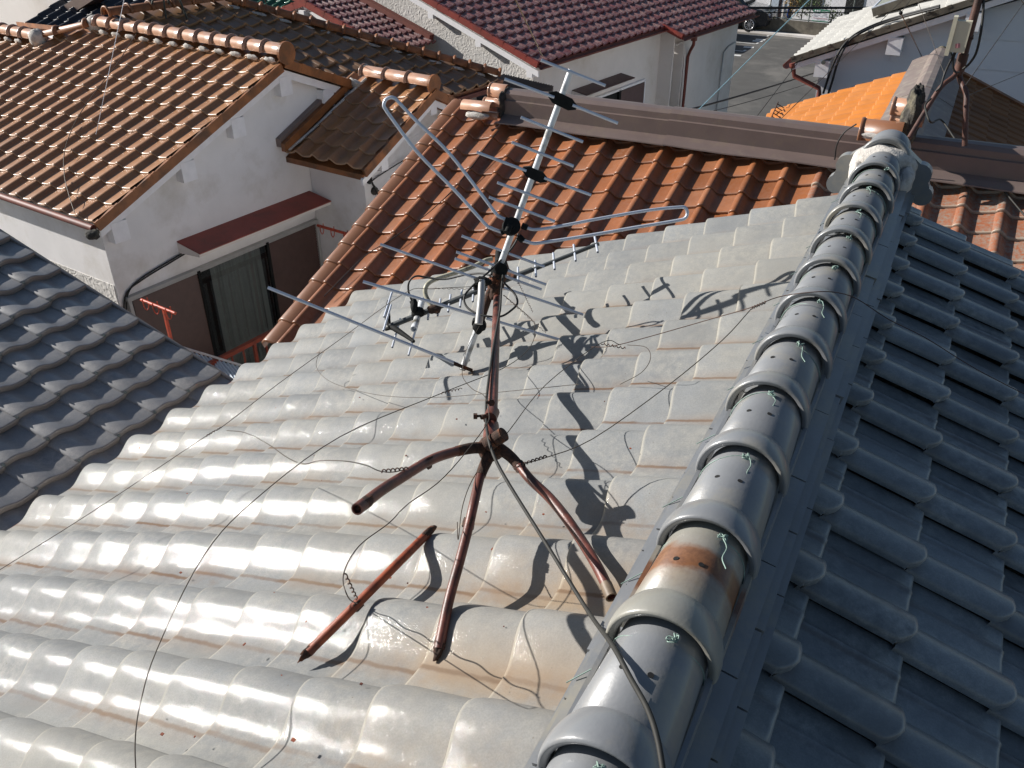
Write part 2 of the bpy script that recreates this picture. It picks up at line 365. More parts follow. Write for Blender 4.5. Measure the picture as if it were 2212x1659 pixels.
# ------------------------------------------------------------------ tiled slopes
def prof_wave(u):       # short crest at the left, steep S, then a long shallow trough
    if u < .19: return .040 - .50 * (.19 - u) ** 2
    if u < .68: return .020 * (1 + math.cos(math.pi * (u - .19) / .49))
    return .030 * (u - .68) ** 2 * 2
def prof_roll(u):       # roll at the left, steep fall, then a long concave pan rising to the right
    if u < .42: return .050 * (.5 + .5 * math.cos(math.pi * (u - .11) / .31)) if u > .11 else .050 - .9 * (.11 - u) ** 2
    return .030 * ((u - .42) / .58) ** 1.5
def prof_flat(u):       # squarish roll with a deep lip and a nearly flat pan
    if u < .30: return .046 - .5 * (.10 - u) ** 2 * (u < .10) - .35 * max(0, u - .12) ** 2
    if u < .42: t = (u - .30) / .12; return (.046 - .35 * .18 ** 2) * (.5 + .5 * math.cos(math.pi * t))
    return .006 * math.exp(-((u - .72) / .03) ** 2) + .010 * max(0, u - .75)
def prof_s(u):          # S tile: round roll flowing into a round pan
    return .024 * (1 + math.cos(2 * math.pi * (u - .25)))
US = {'wave': [-.045, -.045, -.02, .02, .07, .12, .17, .23, .30, .37, .44, .51, .58, .65, .72, .80, .90, 1.0],
      'roll': [-.045, -.045, -.01, .03, .07, .11, .16, .21, .26, .31, .36, .42, .50, .60, .70, .80, .90, 1.0],
      'flat': [-.045, -.045, -.01, .04, .10, .17, .24, .30, .33, .36, .39, .42, .52, .64, .69, .72, .75, .80, .90, 1.0],
      's': [-.03, -.03, .03, .10, .17, .25, .33, .42, .5, .58, .67, .75, .85, .93, 1.0]}
PF = {'flat': prof_flat, 'wave': prof_wave, 'roll': prof_roll, 's': prof_s}
def tiled(name, parent, mat, O, dn, wd, L, ir, jr, kind='roll', poly=None, t=.018, amp=1.0, jit=1.0, round_=.0, skip=()):
    dn = unit(dn); f = unit([-dn[0], -dn[1], 0]); ux = np.cross(f, UP); ux = unit(ux)
    upv = -dn; nr = unit(np.cross(ux, upv)); nr = nr if nr[2] > 0 else -nr
    us = US[kind]; K = len(us); pf = PF[kind]
    vrows = 6
    zz = np.array([pf(max(u, -.045)) * amp for u in us]); zz[0] -= .022
    uu = np.array(us) * wd
    v0 = np.array([round_ * max(0, (.12 - u) / .165) ** 2 for u in us])
    T = np.zeros((vrows, K, 3))
    for m, (vv, dz) in enumerate(((0, -t * .97), (0, -.006), (.004, -.0015), (.011, 0), (L * .5, 0), (L + .035, 0))):
        T[m, :, 0] = uu; vv_ = vv + (v0 if m < 4 else 0 * v0); T[m, :, 1] = vv_
        T[m, :, 2] = zz + t * (1 - vv_ / L) + dz
    T = T.reshape(-1, 3); nv = len(T)
    fs = np.array([(m * K + k, m * K + k + 1, (m + 1) * K + k + 1, (m + 1) * K + k) for m in range(vrows - 1) for k in range(K - 1)])
    uvt = np.stack([np.tile(us, vrows), np.clip(T[:, 1] / L, -.1, 1.1)], 1)
    Vs, Fs, UVs, Cs = [], [], [], []; c = 0
    for j in range(*jr):
        for i in range(*ir):
            a0, b0 = i * wd, j * L
            if poly is not None and not inside(poly, a0 + wd / 2, b0 + L * .5): continue
            if (i, j) in skip: continue
            r = RNG.random(6); P = T.copy()
            P[:, 2] += jit * ((r[0] - .5) * .004 + (r[1] - .5) * .006 * (P[:, 0] / wd - .5) + (r[5] - .5) * .003 * (1 - P[:, 1] / L))
            P[:, 1] += jit * (r[2] - .5) * .006; P[:, 0] += jit * (r[4] - .5) * .003
            W = O + np.outer(P[:, 0] + a0, ux) + np.outer(P[:, 1] + b0, upv) + np.outer(P[:, 2], nr)
            Vs.append(W); Fs.append(fs + c); UVs.append(uvt); Cs.append(np.tile([r[3], r[0], r[1], 1.], (nv, 1))); c += nv
    V = np.concatenate(Vs); F = np.concatenate(Fs); UV = np.concatenate(UVs); CC = np.concatenate(Cs)
    org = WORLD[parent]
    me = bpy.data.meshes.new(name); me.from_pydata((V - org).tolist(), [], F.tolist())
    me.polygons.foreach_set('use_smooth', [True] * len(F))
    ul = me.uv_layers.new(name='UVMap'); li = np.zeros(len(me.loops), dtype=np.int32); me.loops.foreach_get('vertex_index', li)
    ul.data.foreach_set('uv', UV[li].ravel())
    ca = me.color_attributes.new('rnd', 'FLOAT_COLOR', 'POINT'); ca.data.foreach_set('color', CC.ravel())
    me.materials.append(M[mat])
    # flip if normals point down
    if me.polygons[K * 3].normal.dot(Vector(nr)) < 0: me.flip_normals()
    o = bpy.data.objects.new(name, me); COL.objects.link(o); o.parent = parent; WORLD[o] = org
    return o
def deck(mb, O, ux, upv, a0, a1, b0, b1, nr, th=.05, off=-.03):   # roof deck under the tiles
    c = O + ux * (a0 + a1) / 2 + upv * (b0 + b1) / 2 + nr * (off - th / 2)
    mb.box(c, ux * (a1 - a0) / 2, upv * (b1 - b0) / 2, nr * th / 2)
def slope_axes(dn):
    dn = unit(dn); f = unit([-dn[0], -dn[1], 0]); ux = unit(np.cross(f, UP)); upv = -dn
    nr = unit(np.cross(ux, upv)); nr = nr if nr[2] > 0 else -nr; return ux, upv, nr
def barrel(mb, a, b, r, ring=None, ring_w=.045, n=14, sweep=100, up=UP, th=.012, rb=None):
    """half-round ridge tile from a to b, optional raised collar at the a end"""
    a, b = np.array(a, float), np.array(b, float); t = unit(b - a); sd_ = unit(np.cross(t, up)); u2 = np.cross(sd_, t)
    def arc(p, rr): return [p + rr * (math.sin(R(q)) * sd_ + math.cos(R(q)) * u2) for q in np.linspace(-sweep, sweep, n)]
    rb = rb or r * .985
    secs = [arc(a + t * .03, r - th), arc(a, r - th), arc(a, r), arc(b, rb)]
    vs = sum(secs, []); m = len(secs)
    mb.add(vs, [(i * n + k, i * n + k + 1, (i + 1) * n + k + 1, (i + 1) * n + k) for i in range(m - 1) for k in range(n - 1)], True)
    if ring:
        dd_ = ring - r; s0 = [(.004, r - .004), (-.001, r + dd_ * .25), (-.002, r + dd_ * .62), (ring_w * .06, r + dd_ * .88), (ring_w * .18, ring), (ring_w * .42, ring - dd_ * .06), (ring_w * .66, r + dd_ * .66), (ring_w * .85, r + dd_ * .28), (ring_w, r + (rb - r) * .25 + .0008)]
        vs = sum([arc(a + t * (q - .006), rr) for q, rr in s0], []); m = len(s0)
        mb.add(vs, [(i * n + k, i * n + k + 1, (i + 1) * n + k + 1, (i + 1) * n + k) for i in range(m - 1) for k in range(n - 1)], True)
        for k in (0, n - 1): mb.add([vs[i * n + k] for i in range(m)], [tuple(range(m))])
def disc(mb, c, axis, r, th, n=20, up=UP):
    axis = unit(axis); q = unit(np.cross(axis, up)); p = np.cross(q, axis)
    pts = [c + r * (math.cos(2 * math.pi * k / n) * q + math.sin(2 * math.pi * k / n) * p) for k in range(n)]
    mb.prism(pts, axis * th)
def lump(mb, c, rx, seed=0, n=14, amp=.25):
    """rough mortar lump: displaced ellipsoid; rx = three axis vectors"""
    rg = random.Random(seed); ph = [rg.random() * 6 for _ in range(6)]
    vs = []; 
    for i in range(n + 1):
        th = math.pi * i / n
        for j in range(n * 2):
            p = math.pi * j / n
            x, y, z = math.sin(th) * math.cos(p), math.sin(th) * math.sin(p), math.cos(th)
            d = 1 + amp * (math.sin(3 * x + ph[0]) * math.cos(4 * y + ph[1]) * .5 + math.sin(7 * z + ph[2] + 5 * x) * .3 + math.sin(11 * y + ph[3]) * math.sin(9 * x + ph[4]) * .25 + (rg.random() - .5) * .18)
            vs.append(c + d * (x * rx[0] + y * rx[1] + z * rx[2]))
    m = n * 2
    mb.add(vs, [(i * m + j, (i + 1) * m + j, (i + 1) * m + (j + 1) % m, i * m + (j + 1) % m) for i in range(n) for j in range(m)], True)
M['vt2'] = tile_mat('orange_tile_painted_shade', (.24, .10, .03), var=.2, rough=.45)  # orange tile darkened: shade of the house's east slope painted into the colour
M['mh_a'] = plain('dark_maroon_sheet', (.065, .018, .018), .5, var=.15)
M['corr_b'] = plain('brown_corrugated', (.085, .060, .045), .5, var=.15)
M['panel'] = plain('solar_glass', (.28, .36, .42), .08, var=.05, coat=1)
M['ivory2'] = plain('cream_plastic', (.60, .57, .44), .45, var=.06)
M['pink'] = plain('pink_gland', (.55, .25, .27), .5)
M['skyb'] = plain('pale_blue_sheath', (.22, .42, .50), .5, var=.1)
M['rope'] = plain('pale_rope', (.50, .43, .32), .8, var=.3, scale=60)

M['sleeve'] = plain('dull_zinc_sleeve', (.17, .125, .085), .55, var=.3, scale=40)
def stained_cap():
    m = plain('rust_stained_ridge_tile', (.27, .265, .235), .38, var=.12, scale=7, dirt=(.29, .265, .20), dscale=5, bmp=.1, bscale=120, coat=.3)
    nt = m.node_tree; b = nt.nodes['Principled BSDF']; c0 = b.inputs['Base Color'].links[0].from_socket
    g = nt.nodes.new('ShaderNodeNewGeometry'); s = nt.nodes.new('ShaderNodeSeparateXYZ'); nt.links.new(g.outputs['Position'], s.inputs[0])
    yy = math_(nt, 'ADD', s.outputs[1], math_(nt, 'MULTIPLY', math_(nt, 'SUBTRACT', noise(nt, 14, 5, .6), .5), .06))
    y0 = STAIN_Y
    f = ramp(nt, math_(nt, 'MULTIPLY', math_(nt, 'SUBTRACT', yy, y0 - .08), 5.), (0., 0.), (.30, .35), (.38, 1.), (.62, .9), (.72, .15), (.9, 0.))
    c = mix(nt, f, c0, (.20, .085, .035))
    d = ramp(nt, noise(nt, 60, 5, .7), (.45, 0.), (.6, 1.)); c = mix(nt, math_(nt, 'MULTIPLY', math_(nt, 'MULTIPLY', f, d), .5), c, (.10, .045, .025))
    nt.links.new(c, b.inputs['Base Color']); return m
STAIN_Y = on((1718, 617), zpl(-1.12))[1] + .2605 * (-6) + .15
M['cap_stained'] = stained_cap()

M['rust2'] = plain('dark_rusted_steel', (.085, .038, .028), .55, var=.4, scale=16, dirt=(.04, .022, .018), dscale=9, bmp=.3, bscale=120)
# ================================================================== SETTING
GZ = -7.2
mb = MB(); mb.box((0, 60, GZ - .1), (300, 0, 0), (0, 300, 0), (0, 0, .1)); g = mb.build('ground', 'ground', origin=(0, 60, GZ)); tag(g, kind='structure')
mb = MB(); mb.box((-4, 27.0, GZ + .004), (26, 0, 0), (0, 16, 0), (0, 0, .012)); g = mb.build('parking_lot', 'asphalt', origin=(-4, 27, GZ)); tag(g, kind='structure')

# ================================================================== HOUSE THE CAMERA STANDS ON
AX = -.22; SL = R(21.47); cs, sn = math.cos(SL), math.sin(SL)
HCR = 1.085                                     # distance from the lens to the plane of the tile crests
NW = np.array([-sn, 0, cs])
def crest_z(x): return (-HCR + sn * x) / cs if x <= AX else (-HCR + sn * (2 * AX - x)) / cs
def RP(px, py, h=0.0):                          # point on the pixel's ray, h metres over the west slope's crest plane
    v = ray(px, py); return v * (-(HCR - h)) / (v @ NW)
VY = 4.155; CWD, CL = .2655, .2225
RIDGE_Z = crest_z(AX)
own = thing('grey_tiled_house', (AX, 1.5, GZ), 'silver grey glazed tile house whose glossy roof fills the foreground under the fallen antenna', 'house')
dnw = np.array([-cs, 0, -sn]); dne = np.array([cs, 0, -sn])
EX = -3.27                                      # eave
O1 = np.array([EX, VY, crest_z(EX)]) - NW * .074
nrow = int(round((AX - EX) / cs / CL)) + 1
tiled('west_slope', own, 'own', O1, dnw, CWD, CL, (0, 26), (0, nrow - 1), 'wave', t=.021, amp=1.25, round_=.035, jit=1.0)
EE = 3.3; NE = np.array([sn, 0, cs])
cole = 26
O2 = np.array([EE, VY - cole * CWD, crest_z(EE)]) - NE * .067
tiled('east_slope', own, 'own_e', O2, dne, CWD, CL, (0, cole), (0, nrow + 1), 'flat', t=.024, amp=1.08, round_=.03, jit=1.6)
mb = MB()
ux, upv, nr = slope_axes(dnw); deck(mb, O1, ux, upv, .02, 26 * CWD, .06, 3.3, nr, th=.06, off=-.012)
ux, upv, nr = slope_axes(dne); deck(mb, O2, ux, upv, 0, cole * CWD - .02, .06, 3.75, nr, th=.06, off=-.012)
mb.build('roof_deck', 'mud', own)
mb = MB(); x0, x1 = EX + .35, EE - .35
mb.prism([(x0, VY - .22, GZ), (x1, VY - .22, GZ), (x1, VY - .22, crest_z(x1) - .16), (AX, VY - .22, RIDGE_Z - .16), (x0, VY - .22, crest_z(x0) - .16)], (0, -6.2, 0)); mb.build('wall', 'stucco', own)
# gutter under the west eave
mb = MB(); gx, gz = EX - .02, crest_z(EX) - .125
sec = [(gx + .055 * math.cos(q), gz + .055 * math.sin(q)) for q in np.linspace(math.pi, 2 * math.pi, 9)]
sec2 = [(gx + .049 * math.cos(q), gz + .049 * math.sin(q)) for q in np.linspace(2 * math.pi, math.pi, 9)]
mb.prism([(a, VY + .03, b) for a, b in sec + sec2], (0, -6.6, 0)); mb.build('gutter', 'gut', own)
# ridge stack
ridge = None
mb = MB(); base_top = -1.115
lay = [(.130, .024, -.010), (.117, .024, .024), (.102, .024, .058)]
zb0 = RIDGE_Z + .008
for i, (hw, th, dz) in enumerate(lay):
    y = VY - .03; k = 0
    while y > -2.2:
        ln = .295; o_ = (.0 if i % 2 else .14)
        y1_ = y - ln if k else y - ln + o_
        for sgn in (-1, 1):
            j = RNG.random() * .007
            c = np.array([AX + sgn * (hw / 2 + .01 + j), (y + y1_) / 2, zb0 + dz + .03 + j * .4 - .012 * 1])
            mb.box(c, (sgn * (hw / 2), 0, -.011), (0, (y - y1_) / 2 - .0022, 0), (sgn * .003, 0, th / 2))
        y = y1_; k += 1
ridge = mb.build('ridge', 'cap', own)
# ridge tiles with collars, each with nail holes, and copper ties
RL = .2605; rad, ring = .085, .0965
feet = -1.128
ring_y = [on((1718, 617), zpl(-1.12))[1] + RL * k for k in range(-11, 6)]
ring_y = [y for y in ring_y if y < 3.62]
for k, y in enumerate(ring_y):
    mb = MB(); jx = (RNG.random() - .5) * .006; tilt = .010
    jz = (RNG.random() - .5) * .004; a = np.array([AX + jx + (RNG.random() - .5) * .005, y, feet + .012 + tilt + jz]); b = np.array([AX + jx, y + RL + .03, feet + .012])
    barrel(mb, a, b, rad, ring=ring, ring_w=.074, n=26, sweep=97, th=.0055, rb=.0745)
    for s_ in (-1, 1):        # small vertical flange along each side
        mb.box((AX + jx + s_ * (rad + .001), y + RL / 2 + .03, feet + .004), (.004, 0, 0), (0, RL / 2 - .03, 0), (0, 0, .016))
    cap = mb.build('ridge_cap', 'cap_stained' if k == 5 else 'cap', own)
    if k == 5: cap['label'] = 'rust stained ridge cap'
    if k == 5: STY = y
    cap.parent = ridge
    mb = MB()
    for s_ in (-1, 1):
        ang = .27 * s_ - .10; ro_ = rad + (.0745 - rad) * .58; p = a + np.array([math.sin(ang) * ro_, RL * .60, math.cos(ang) * ro_ - .0085 * .6 - .0045])
        nrm = np.array([math.sin(ang), 0, math.cos(ang)]); disc(mb, p, nrm, .0052, .0052, 12, up=np.array([0, 1., 0]))
        h = mb.build('nail_hole', 'hole', own); h.parent = ridge; mb = MB()
    if k >= 2:
        mb = MB(); yy = y - .022
        arc = [np.array([AX + jx + (.0775) * math.sin(q), yy + .012 * math.sin(q * 2 + k), feet + .012 + (.0775) * math.cos(q)]) for q in np.linspace(-1.66, 1.66, 22)]
        tail = [arc[0] + [-.02, -.02, -.03], arc[0] + [-.055, -.06, -.045]]
        mb.tube(tail[::-1] + arc, .0011, 5)
        rg = random.Random(k); kp = np.array([AX + jx + .008 + rg.uniform(-.012, .03), yy - .002, feet + .012 + .0775 + .004])
        loops = [kp + np.array([rg.uniform(-.009, .009), rg.uniform(-.009, .009), rg.uniform(0, .012)]) for _ in range(16)]
        if rg.random() < .6 or k in (6, 8, 9): loops += [kp + np.array([.008 + rg.uniform(0, .006), -.02, .003]), kp + np.array([.012, -.042, -.003]), kp + np.array([.018 + rg.uniform(0, .012), -.062, -.006])]
        mb.tube(curve_pts(loops, 4), .0013, 5)
        t_ = mb.build('wire_tie', 'copper', own); t_.parent = ridge
# far end: mortar, lobed gable ornament
ey = ring_y[-1] + RL
mb = MB(); lump(mb, np.array([AX, ey + .05, feet + .02]), (np.array([.125, 0, 0]), np.array([0, .07, .0]), np.array([0, 0, .085])), 3, 18, .10)
lump(mb, np.array([AX - .07, ey - .02, feet - .03]), (np.array([.055, 0, -.03]), np.array([0, .13, 0]), np.array([0, 0, .055])), 5, 14, .15)
lump(mb, np.array([AX + .09, ey + .0, feet - .03]), (np.array([.045, 0, .02]), np.array([0, .10, 0]), np.array([0, 0, .06])), 8, 14, .18)
q = mb.build('ridge_end_mortar', 'mortar', own)
mb = MB(); oy = ey + .10
def lobes(): 
    pts = []
    for cx, cz, r_, a0, a1 in ((.175, -.105, .042, -150, 60), (.145, -.02, .048, -30, 95), (0, .0, .11, 42, 138), (-.145, -.02, .048, 85, 210), (-.175, -.105, .042, 120, 330)):
        for q in np.linspace(R(a0), R(a1), 12): pts.append((cx + r_ * math.cos(q), cz + r_ * math.sin(q)))
    return pts + [(-.12, -.17), (.12, -.17)]
mb.prism([(AX + a, oy, feet + b) for a, b in lobes()], (0, .055, 0))
barrel(mb, (AX, oy - .055, feet + .035), (AX, oy + .12, feet + .04), .088, ring=.104, ring_w=.05, n=20, sweep=95)
mb.build('gable_ornament', 'cap', own)

# ================================================================== TERRACOTTA HOUSE WITH METAL RIDGE (behind)
CP = plane(22, -90, 4.7)
ch = thing('terracotta_house', (-1, 9, GZ), 'terracotta tiled house with long brown sheet metal ridge cover, right behind the grey roof', 'house')
s22, c22 = math.sin(R(22)), math.cos(R(22))
n_ = CP[0]; dnc = np.array([0, -c22, -s22])
def chz(y): return (-4.7 + s22 * y) / c22
X0 = -4.33; YR = 7.36
Y_e = 4.42
O3 = np.array([X0, Y_e, chz(Y_e)]) - n_ * .045
ncol = 13; rows = 14
tiled('front_slope', ch, 'ch', O3, dnc, .2655, .232, (0, ncol), (0, rows), 'roll', t=.022, amp=1.2)
# east of the grey ridge the tiles are dustier
O3b = np.array([X0 + ncol * .2655, Y_e, chz(Y_e)]) - n_ * .045
tiled('dusty_front_slope', ch, 'chr', O3b, dnc, .2655, .232, (0, 16), (0, rows), 'roll', t=.026, amp=1.15)
mb = MB(); ux, upv, nr = slope_axes(dnc); deck(mb, O3, ux, upv, .03, 29 * .2655, .05, 3.15, nr, off=-.006); deck(mb, np.array([X0, 2 * YR + .25 - Y_e, chz(Y_e)]), ux, unit([0, -c22, s22]), .03, 29 * .2655, 0, 3.15, unit([0, s22, c22])); mb.build('roof_deck', 'mud', ch)
mb = MB(); xa, xb = X0 + .25, 3.1
mb.prism([(xa, Y_e + .4, GZ), (xa, 2 * YR - Y_e - .1, GZ), (xa, 2 * YR - Y_e - .1, chz(Y_e) - .15), (xa, YR, chz(YR) - .15), (xa, Y_e + .4, chz(Y_e + .4) - .15)], (xb - xa, 0, 0)); mb.build('wall', 'stucco', ch)
# verge tiles: curved overlapping edge tiles seen on the left rim
mb = MB(); uxc, upc, nrc = slope_axes(dnc)
for j in range(rows):
    b0 = j * .232; p0 = O3 + upc * (b0 - .004) + uxc * .0 + nrc * .03
    for k in range(1):
        vs = []; K = 9
        for m, (bb, dz) in enumerate(((0, -.02), (0, 0), (.012, .004), (.27, -.016))):
            for q in range(K):
                t = q / (K - 1); a_ = -.165 + t * .22
                z_ = .012 + .030 * math.sin(min(1, t * .95 + .12) * math.pi) - .03 * max(0, 1 - t / .2)
                vs.append(p0 + uxc * a_ + upc * bb + nrc * (z_ + dz))
        mb.add(vs, [(i * K + q, i * K + q + 1, (i + 1) * K + q + 1, (i + 1) * K + q) for i in range(3) for q in range(K - 1)], True)
        mb.add(vs[0::K] + [vs[3 * K] - nrc * .06, vs[0] - nrc * .05], [(0, 1, 2, 3, 4, 5)])
vt_ = mb.build('verge_tiles', 'ch', ch)
# metal boxed ridge: two lengths with a joint
def metal_ridge(parent, P0, ax_dir, length, side, zt, mat='flash', joints=(), prof=None, both=True):
    """ax_dir: ridge direction; side: unit horizontal pointing to the seen side; zt = height of the top"""
    prof = prof or [(0.0, 0), (.055, -.006), (.085, -.035), (.088, -.085), (.108, -.092), (.108, -.098), (.112, -.215), (.165, -.232), (.235, -.262), (.237, -.272)]
    pr = [(d, z) for d, z in prof]
    if both: pr = [(-d, z) for d, z in prof[::-1]][:-1] + pr
    mb = MB(); segs = [0] + list(joints) + [length]; n = len(pr)
    for s0, s1 in zip(segs[:-1], segs[1:]):
        ex = RNG.random() * .003 if s0 == 0 else .006
        vs = []
        N_ = max(2, int((s1 - s0) / .25))
        for i in range(N_ + 1):
            t = s0 - (0.03 if s0 else 0) + (s1 - s0 + (0.03 if s0 else 0)) * i / N_
            for d, z in pr:
                wob = .004 * math.sin(t * 3.1 + d * 20) + (.008 * math.sin(t * 5.3) if abs(d) > .2 else 0)
                vs.append(P0 + ax_dir * t + side * (d * (1 + ex)) + UP * (zt + z + wob * .5 + ex))
        mb.add(vs, [(i * n + k, i * n + k + 1, (i + 1) * n + k + 1, (i + 1) * n + k) for i in range(N_) for k in range(n - 1)])
        mb.add(vs[:n], [tuple(range(n))]); mb.add(vs[-n:], [tuple(range(n))[::-1]])
    return mb
X1 = np.array([1., 0, 0]); Y1 = np.array([0, 1., 0])
ztop = on(z2(1060, 590), yp(7.30))[2] + .02
xl = on(z2(1060, 640), yp(YR - .1))[0]
mb = metal_ridge(ch, np.array([xl, YR, 0]), X1, 3.28, -Y1, ztop, joints=(1.62,)); mr = mb.build('metal_ridge_cover', 'flash', ch)
xr = on((1963, 262), yp(YR - .1))[0]
mb = metal_ridge(ch, np.array([xr, YR, 0]), X1, 3.0, -Y1, ztop + .01, joints=(2.0,)); mb.build('metal_ridge_cover', 'flash', ch)
mb = MB()
for k in range(22):        # screw dimples on the flange
    x = xl + .12 + k * .30 + RNG.random() * .05
    if xl + 3.2 < x < xr + .05: continue
    c = np.array([x, YR - .188, ztop - .249]); lump(mb, c, (np.array([.011, 0, 0]), np.array([0, .009, .003]), np.array([0, 0, .005])), k, 6, .1)
mb.build('screw', 'mud', ch)
# left end of the ridge: barrel tiles in mortar
mb = MB(); lump(mb, np.array([xl - .02, YR - .02, ztop - .14]), (np.array([.045, 0, 0]), np.array([0, .14, 0]), np.array([0, 0, .15])), 11, 18, .22); mb.build('ridge_end_mortar', 'mud', ch)
for dy, dz, rr in ((0, -.045, .075), (-.125, -.12, .045), (.125, -.12, .045), (-.165, -.235, .045)):
    mb = MB(); barrel(mb, (xl - .19, YR + dy, ztop + dz), (xl - .02, YR + dy, ztop + dz), rr, ring=rr * 1.08, ring_w=.02, n=14, sweep=120); disc(mb, np.array([xl - .175, YR + dy, ztop + dz]), -X1, rr * .95, .006); mb.build('end_tile', 'lhcap', ch)
mb = MB(); pe = on(z2(880, 700), yp(YR - .20)); barrel(mb, pe + [-.14, 0, -.0], pe + [.17, 0, .01], .07, n=14, sweep=95); mb.build('end_tile', 'lhcap', ch)
mb = MB(); lump(mb, pe + np.array([.03, -.05, -.05]), (np.array([.13, 0, 0]), np.array([0, .04, .0]), np.array([0, 0, .035])), 4, 10, .2); mb.build('mortar_fillet', 'mortar', ch)
# near right: broken end tiles and mortar lump beside the grey ornament
pr_ = on(zo(1900, 1090), yp(YR - .12))
mb = MB(); lump(mb, on(zo(1925, 1080), yp(YR - .05)) + np.array([.02, 0, -.05]), (np.array([.075, 0, .03]), np.array([0, .16, 0]), np.array([0, 0, .25])), 21, 20, .25); mb.build('ridge_end_mortar', 'mud', ch)
for q, rr in ((zo(1860, 1010), .075), (zo(1850, 1110), .07)):
    p = on(q, yp(YR - .06)); mb = MB(); barrel(mb, p + [-.07, 0, -.03], p + [.16, 0, -.03], rr, ring=rr * 1.1, ring_w=.025, n=14, sweep=120); disc(mb, p + [-.055, 0, -.03], -X1, rr * .95, .006); mb.build('end_tile', 'lhcap', ch)
p = on(zo(1460, 1230), yp(YR - .26)); p2 = on(zo(1790, 1260), yp(YR - .26))
mb = MB(); barrel(mb, p + [0, 0, -.05], p2 + [0.05, 0, -.05], .115, ring=.124, ring_w=.03, n=18, sweep=100); mb.build('end_tile', 'ch', ch)
mb = MB(); lump(mb, (p + p2) / 2 + np.array([.02, -.10, -.035]), (np.array([.14, 0, 0]), np.array([0, .03, 0]), np.array([0, 0, .025])), 14, 10, .3); mb.build('mortar_fillet', 'mortar', ch)

# ================================================================== ORANGE HOUSE
OP = plane(22.5, 180, 2.0); so_, co_ = math.sin(R(22.5)), math.cos(R(22.5))
def ohz(x): return (-2.0 + so_ * x) / co_
oh = thing('orange_tiled_house', (0, 11, GZ), 'bright orange tiled gable house between the metal ridge and the white clapboard wall', 'house')
OY = 13.15; OXR = -.36; OE = -2.42
O4 = np.array([OE, OY, ohz(OE)]) - OP[0] * .045
tiled('west_slope', oh, 'org', O4, np.array([-co_, 0, -so_]), .2655, .235, (0, 19), (0, 10), 'wave', t=.018, amp=.75, round_=.05)
oze = 2 * OXR - OE
O4e = np.array([1.45, OY - 19 * .2655, ohz(2 * OXR - 1.45)]) - np.array([so_, 0, co_]) * .045
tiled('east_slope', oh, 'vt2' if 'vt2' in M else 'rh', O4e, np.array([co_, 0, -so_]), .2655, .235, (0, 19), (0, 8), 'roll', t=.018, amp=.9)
mb = MB()
mb.prism([(OE + .06, OY - .02, ohz(OE) - .09), (OXR, OY - .02, ohz(OXR) - .07), (1.4, OY - .02, ohz(2 * OXR - 1.4) - .09), (1.4, OY - .02, ohz(2 * OXR - 1.4) - .15), (OXR, OY - .02, ohz(OXR) - .14), (OE + .06, OY - .02, ohz(OE) - .15)], (0, -4.9, 0)); mb.build('roof_deck', 'mud', oh)
mb = MB(); mb.prism([(OE + .3, OY - .2, GZ), (1.2, OY - .2, GZ), (1.2, OY - .2, ohz(2 * OXR - 1.2) - .17), (OXR, OY - .2, ohz(OXR) - .15), (OE + .3, OY - .2, ohz(OE + .3) - .17)], (0, -4.6, 0)); mb.build('wall', 'stucco', oh)
mb = metal_ridge(oh, np.array([OXR, OY - 4.9, 0]), Y1, 4.82, -X1, ohz(OXR) + .17, prof=[(0, 0), (.06, -.01), (.09, -.035), (.13, -.09), (.24, -.145), (.32, -.19)], joints=(2.4,)); mb.build('metal_ridge_cover', 'flash_w', oh)
mb = MB(); lump(mb, np.array([OXR + .02, OY - .04, ohz(OXR) + .03]), (np.array([.13, 0, 0]), np.array([0, .07, 0]), np.array([0, 0, .16])), 6, 16, .15); mb.build('ridge_end_mortar', 'mud', oh)
mb = MB()
for j in range(8):        # stepped edge tiles on the right rake
    t0 = j * .235; pA = O4e + np.array([-co_, 0, so_]) * t0 + np.array([0, 19 * .2655, 0])
    mb.box(pA + np.array([-.12 * co_, .04, .03 + .12 * so_]), np.array([-co_, 0, so_]) * .12, (0, .07, 0), np.array([so_, 0, co_]) * .028)
mb.build('rake_tiles', 'vt', oh)
mb = MB()                  # small snow guard rack at the lower left corner
ga, gb = on(zo(575, 1190), OP) + [0, 0, .07], on(zo(640, 1050), OP) + [0, 0, .09]
mb.tube([ga, gb], .008, 6)
for k in range(5):
    p = ga + (gb - ga) * (k + .4) / 5; mb.tube([p, p + np.array([.10, -.02, -.04])], .007, 5)
mb.build('snow_guard', 'rwire', oh)
# ================================================================== WHITE HOUSE WITH TAN TILES (left)
def frame(yaw, o):
    ux = rz(R(yaw), X1); uy = rz(R(yaw), Y1)
    return ux, uy, (lambda x, y, z: np.array([o[0], o[1], 0]) + ux * x + uy * y + UP * z)
LYAW = -7.0; LP = plane(22, -90 + LYAW, 4.2); lap = on(z1(1830, 370), LP)
lx, ly, LF = frame(LYAW, lap)
def LZ(y): return lap[2] + y * math.tan(R(22))            # roof plane height at local y (front slope)
lh = thing('white_stucco_house', LF(-3, 0, GZ), 'white stucco house with tan brown gable roof and dark shuttered window under red awning', 'house')
EY = -2.56; dnl = unit(-ly * c22 - UP * s22); cwl, ll = .2575, .243
tn22 = math.tan(R(22))
O5 = LF(-26 * cwl - .01, EY, LZ(EY)) - LP[0] * .045
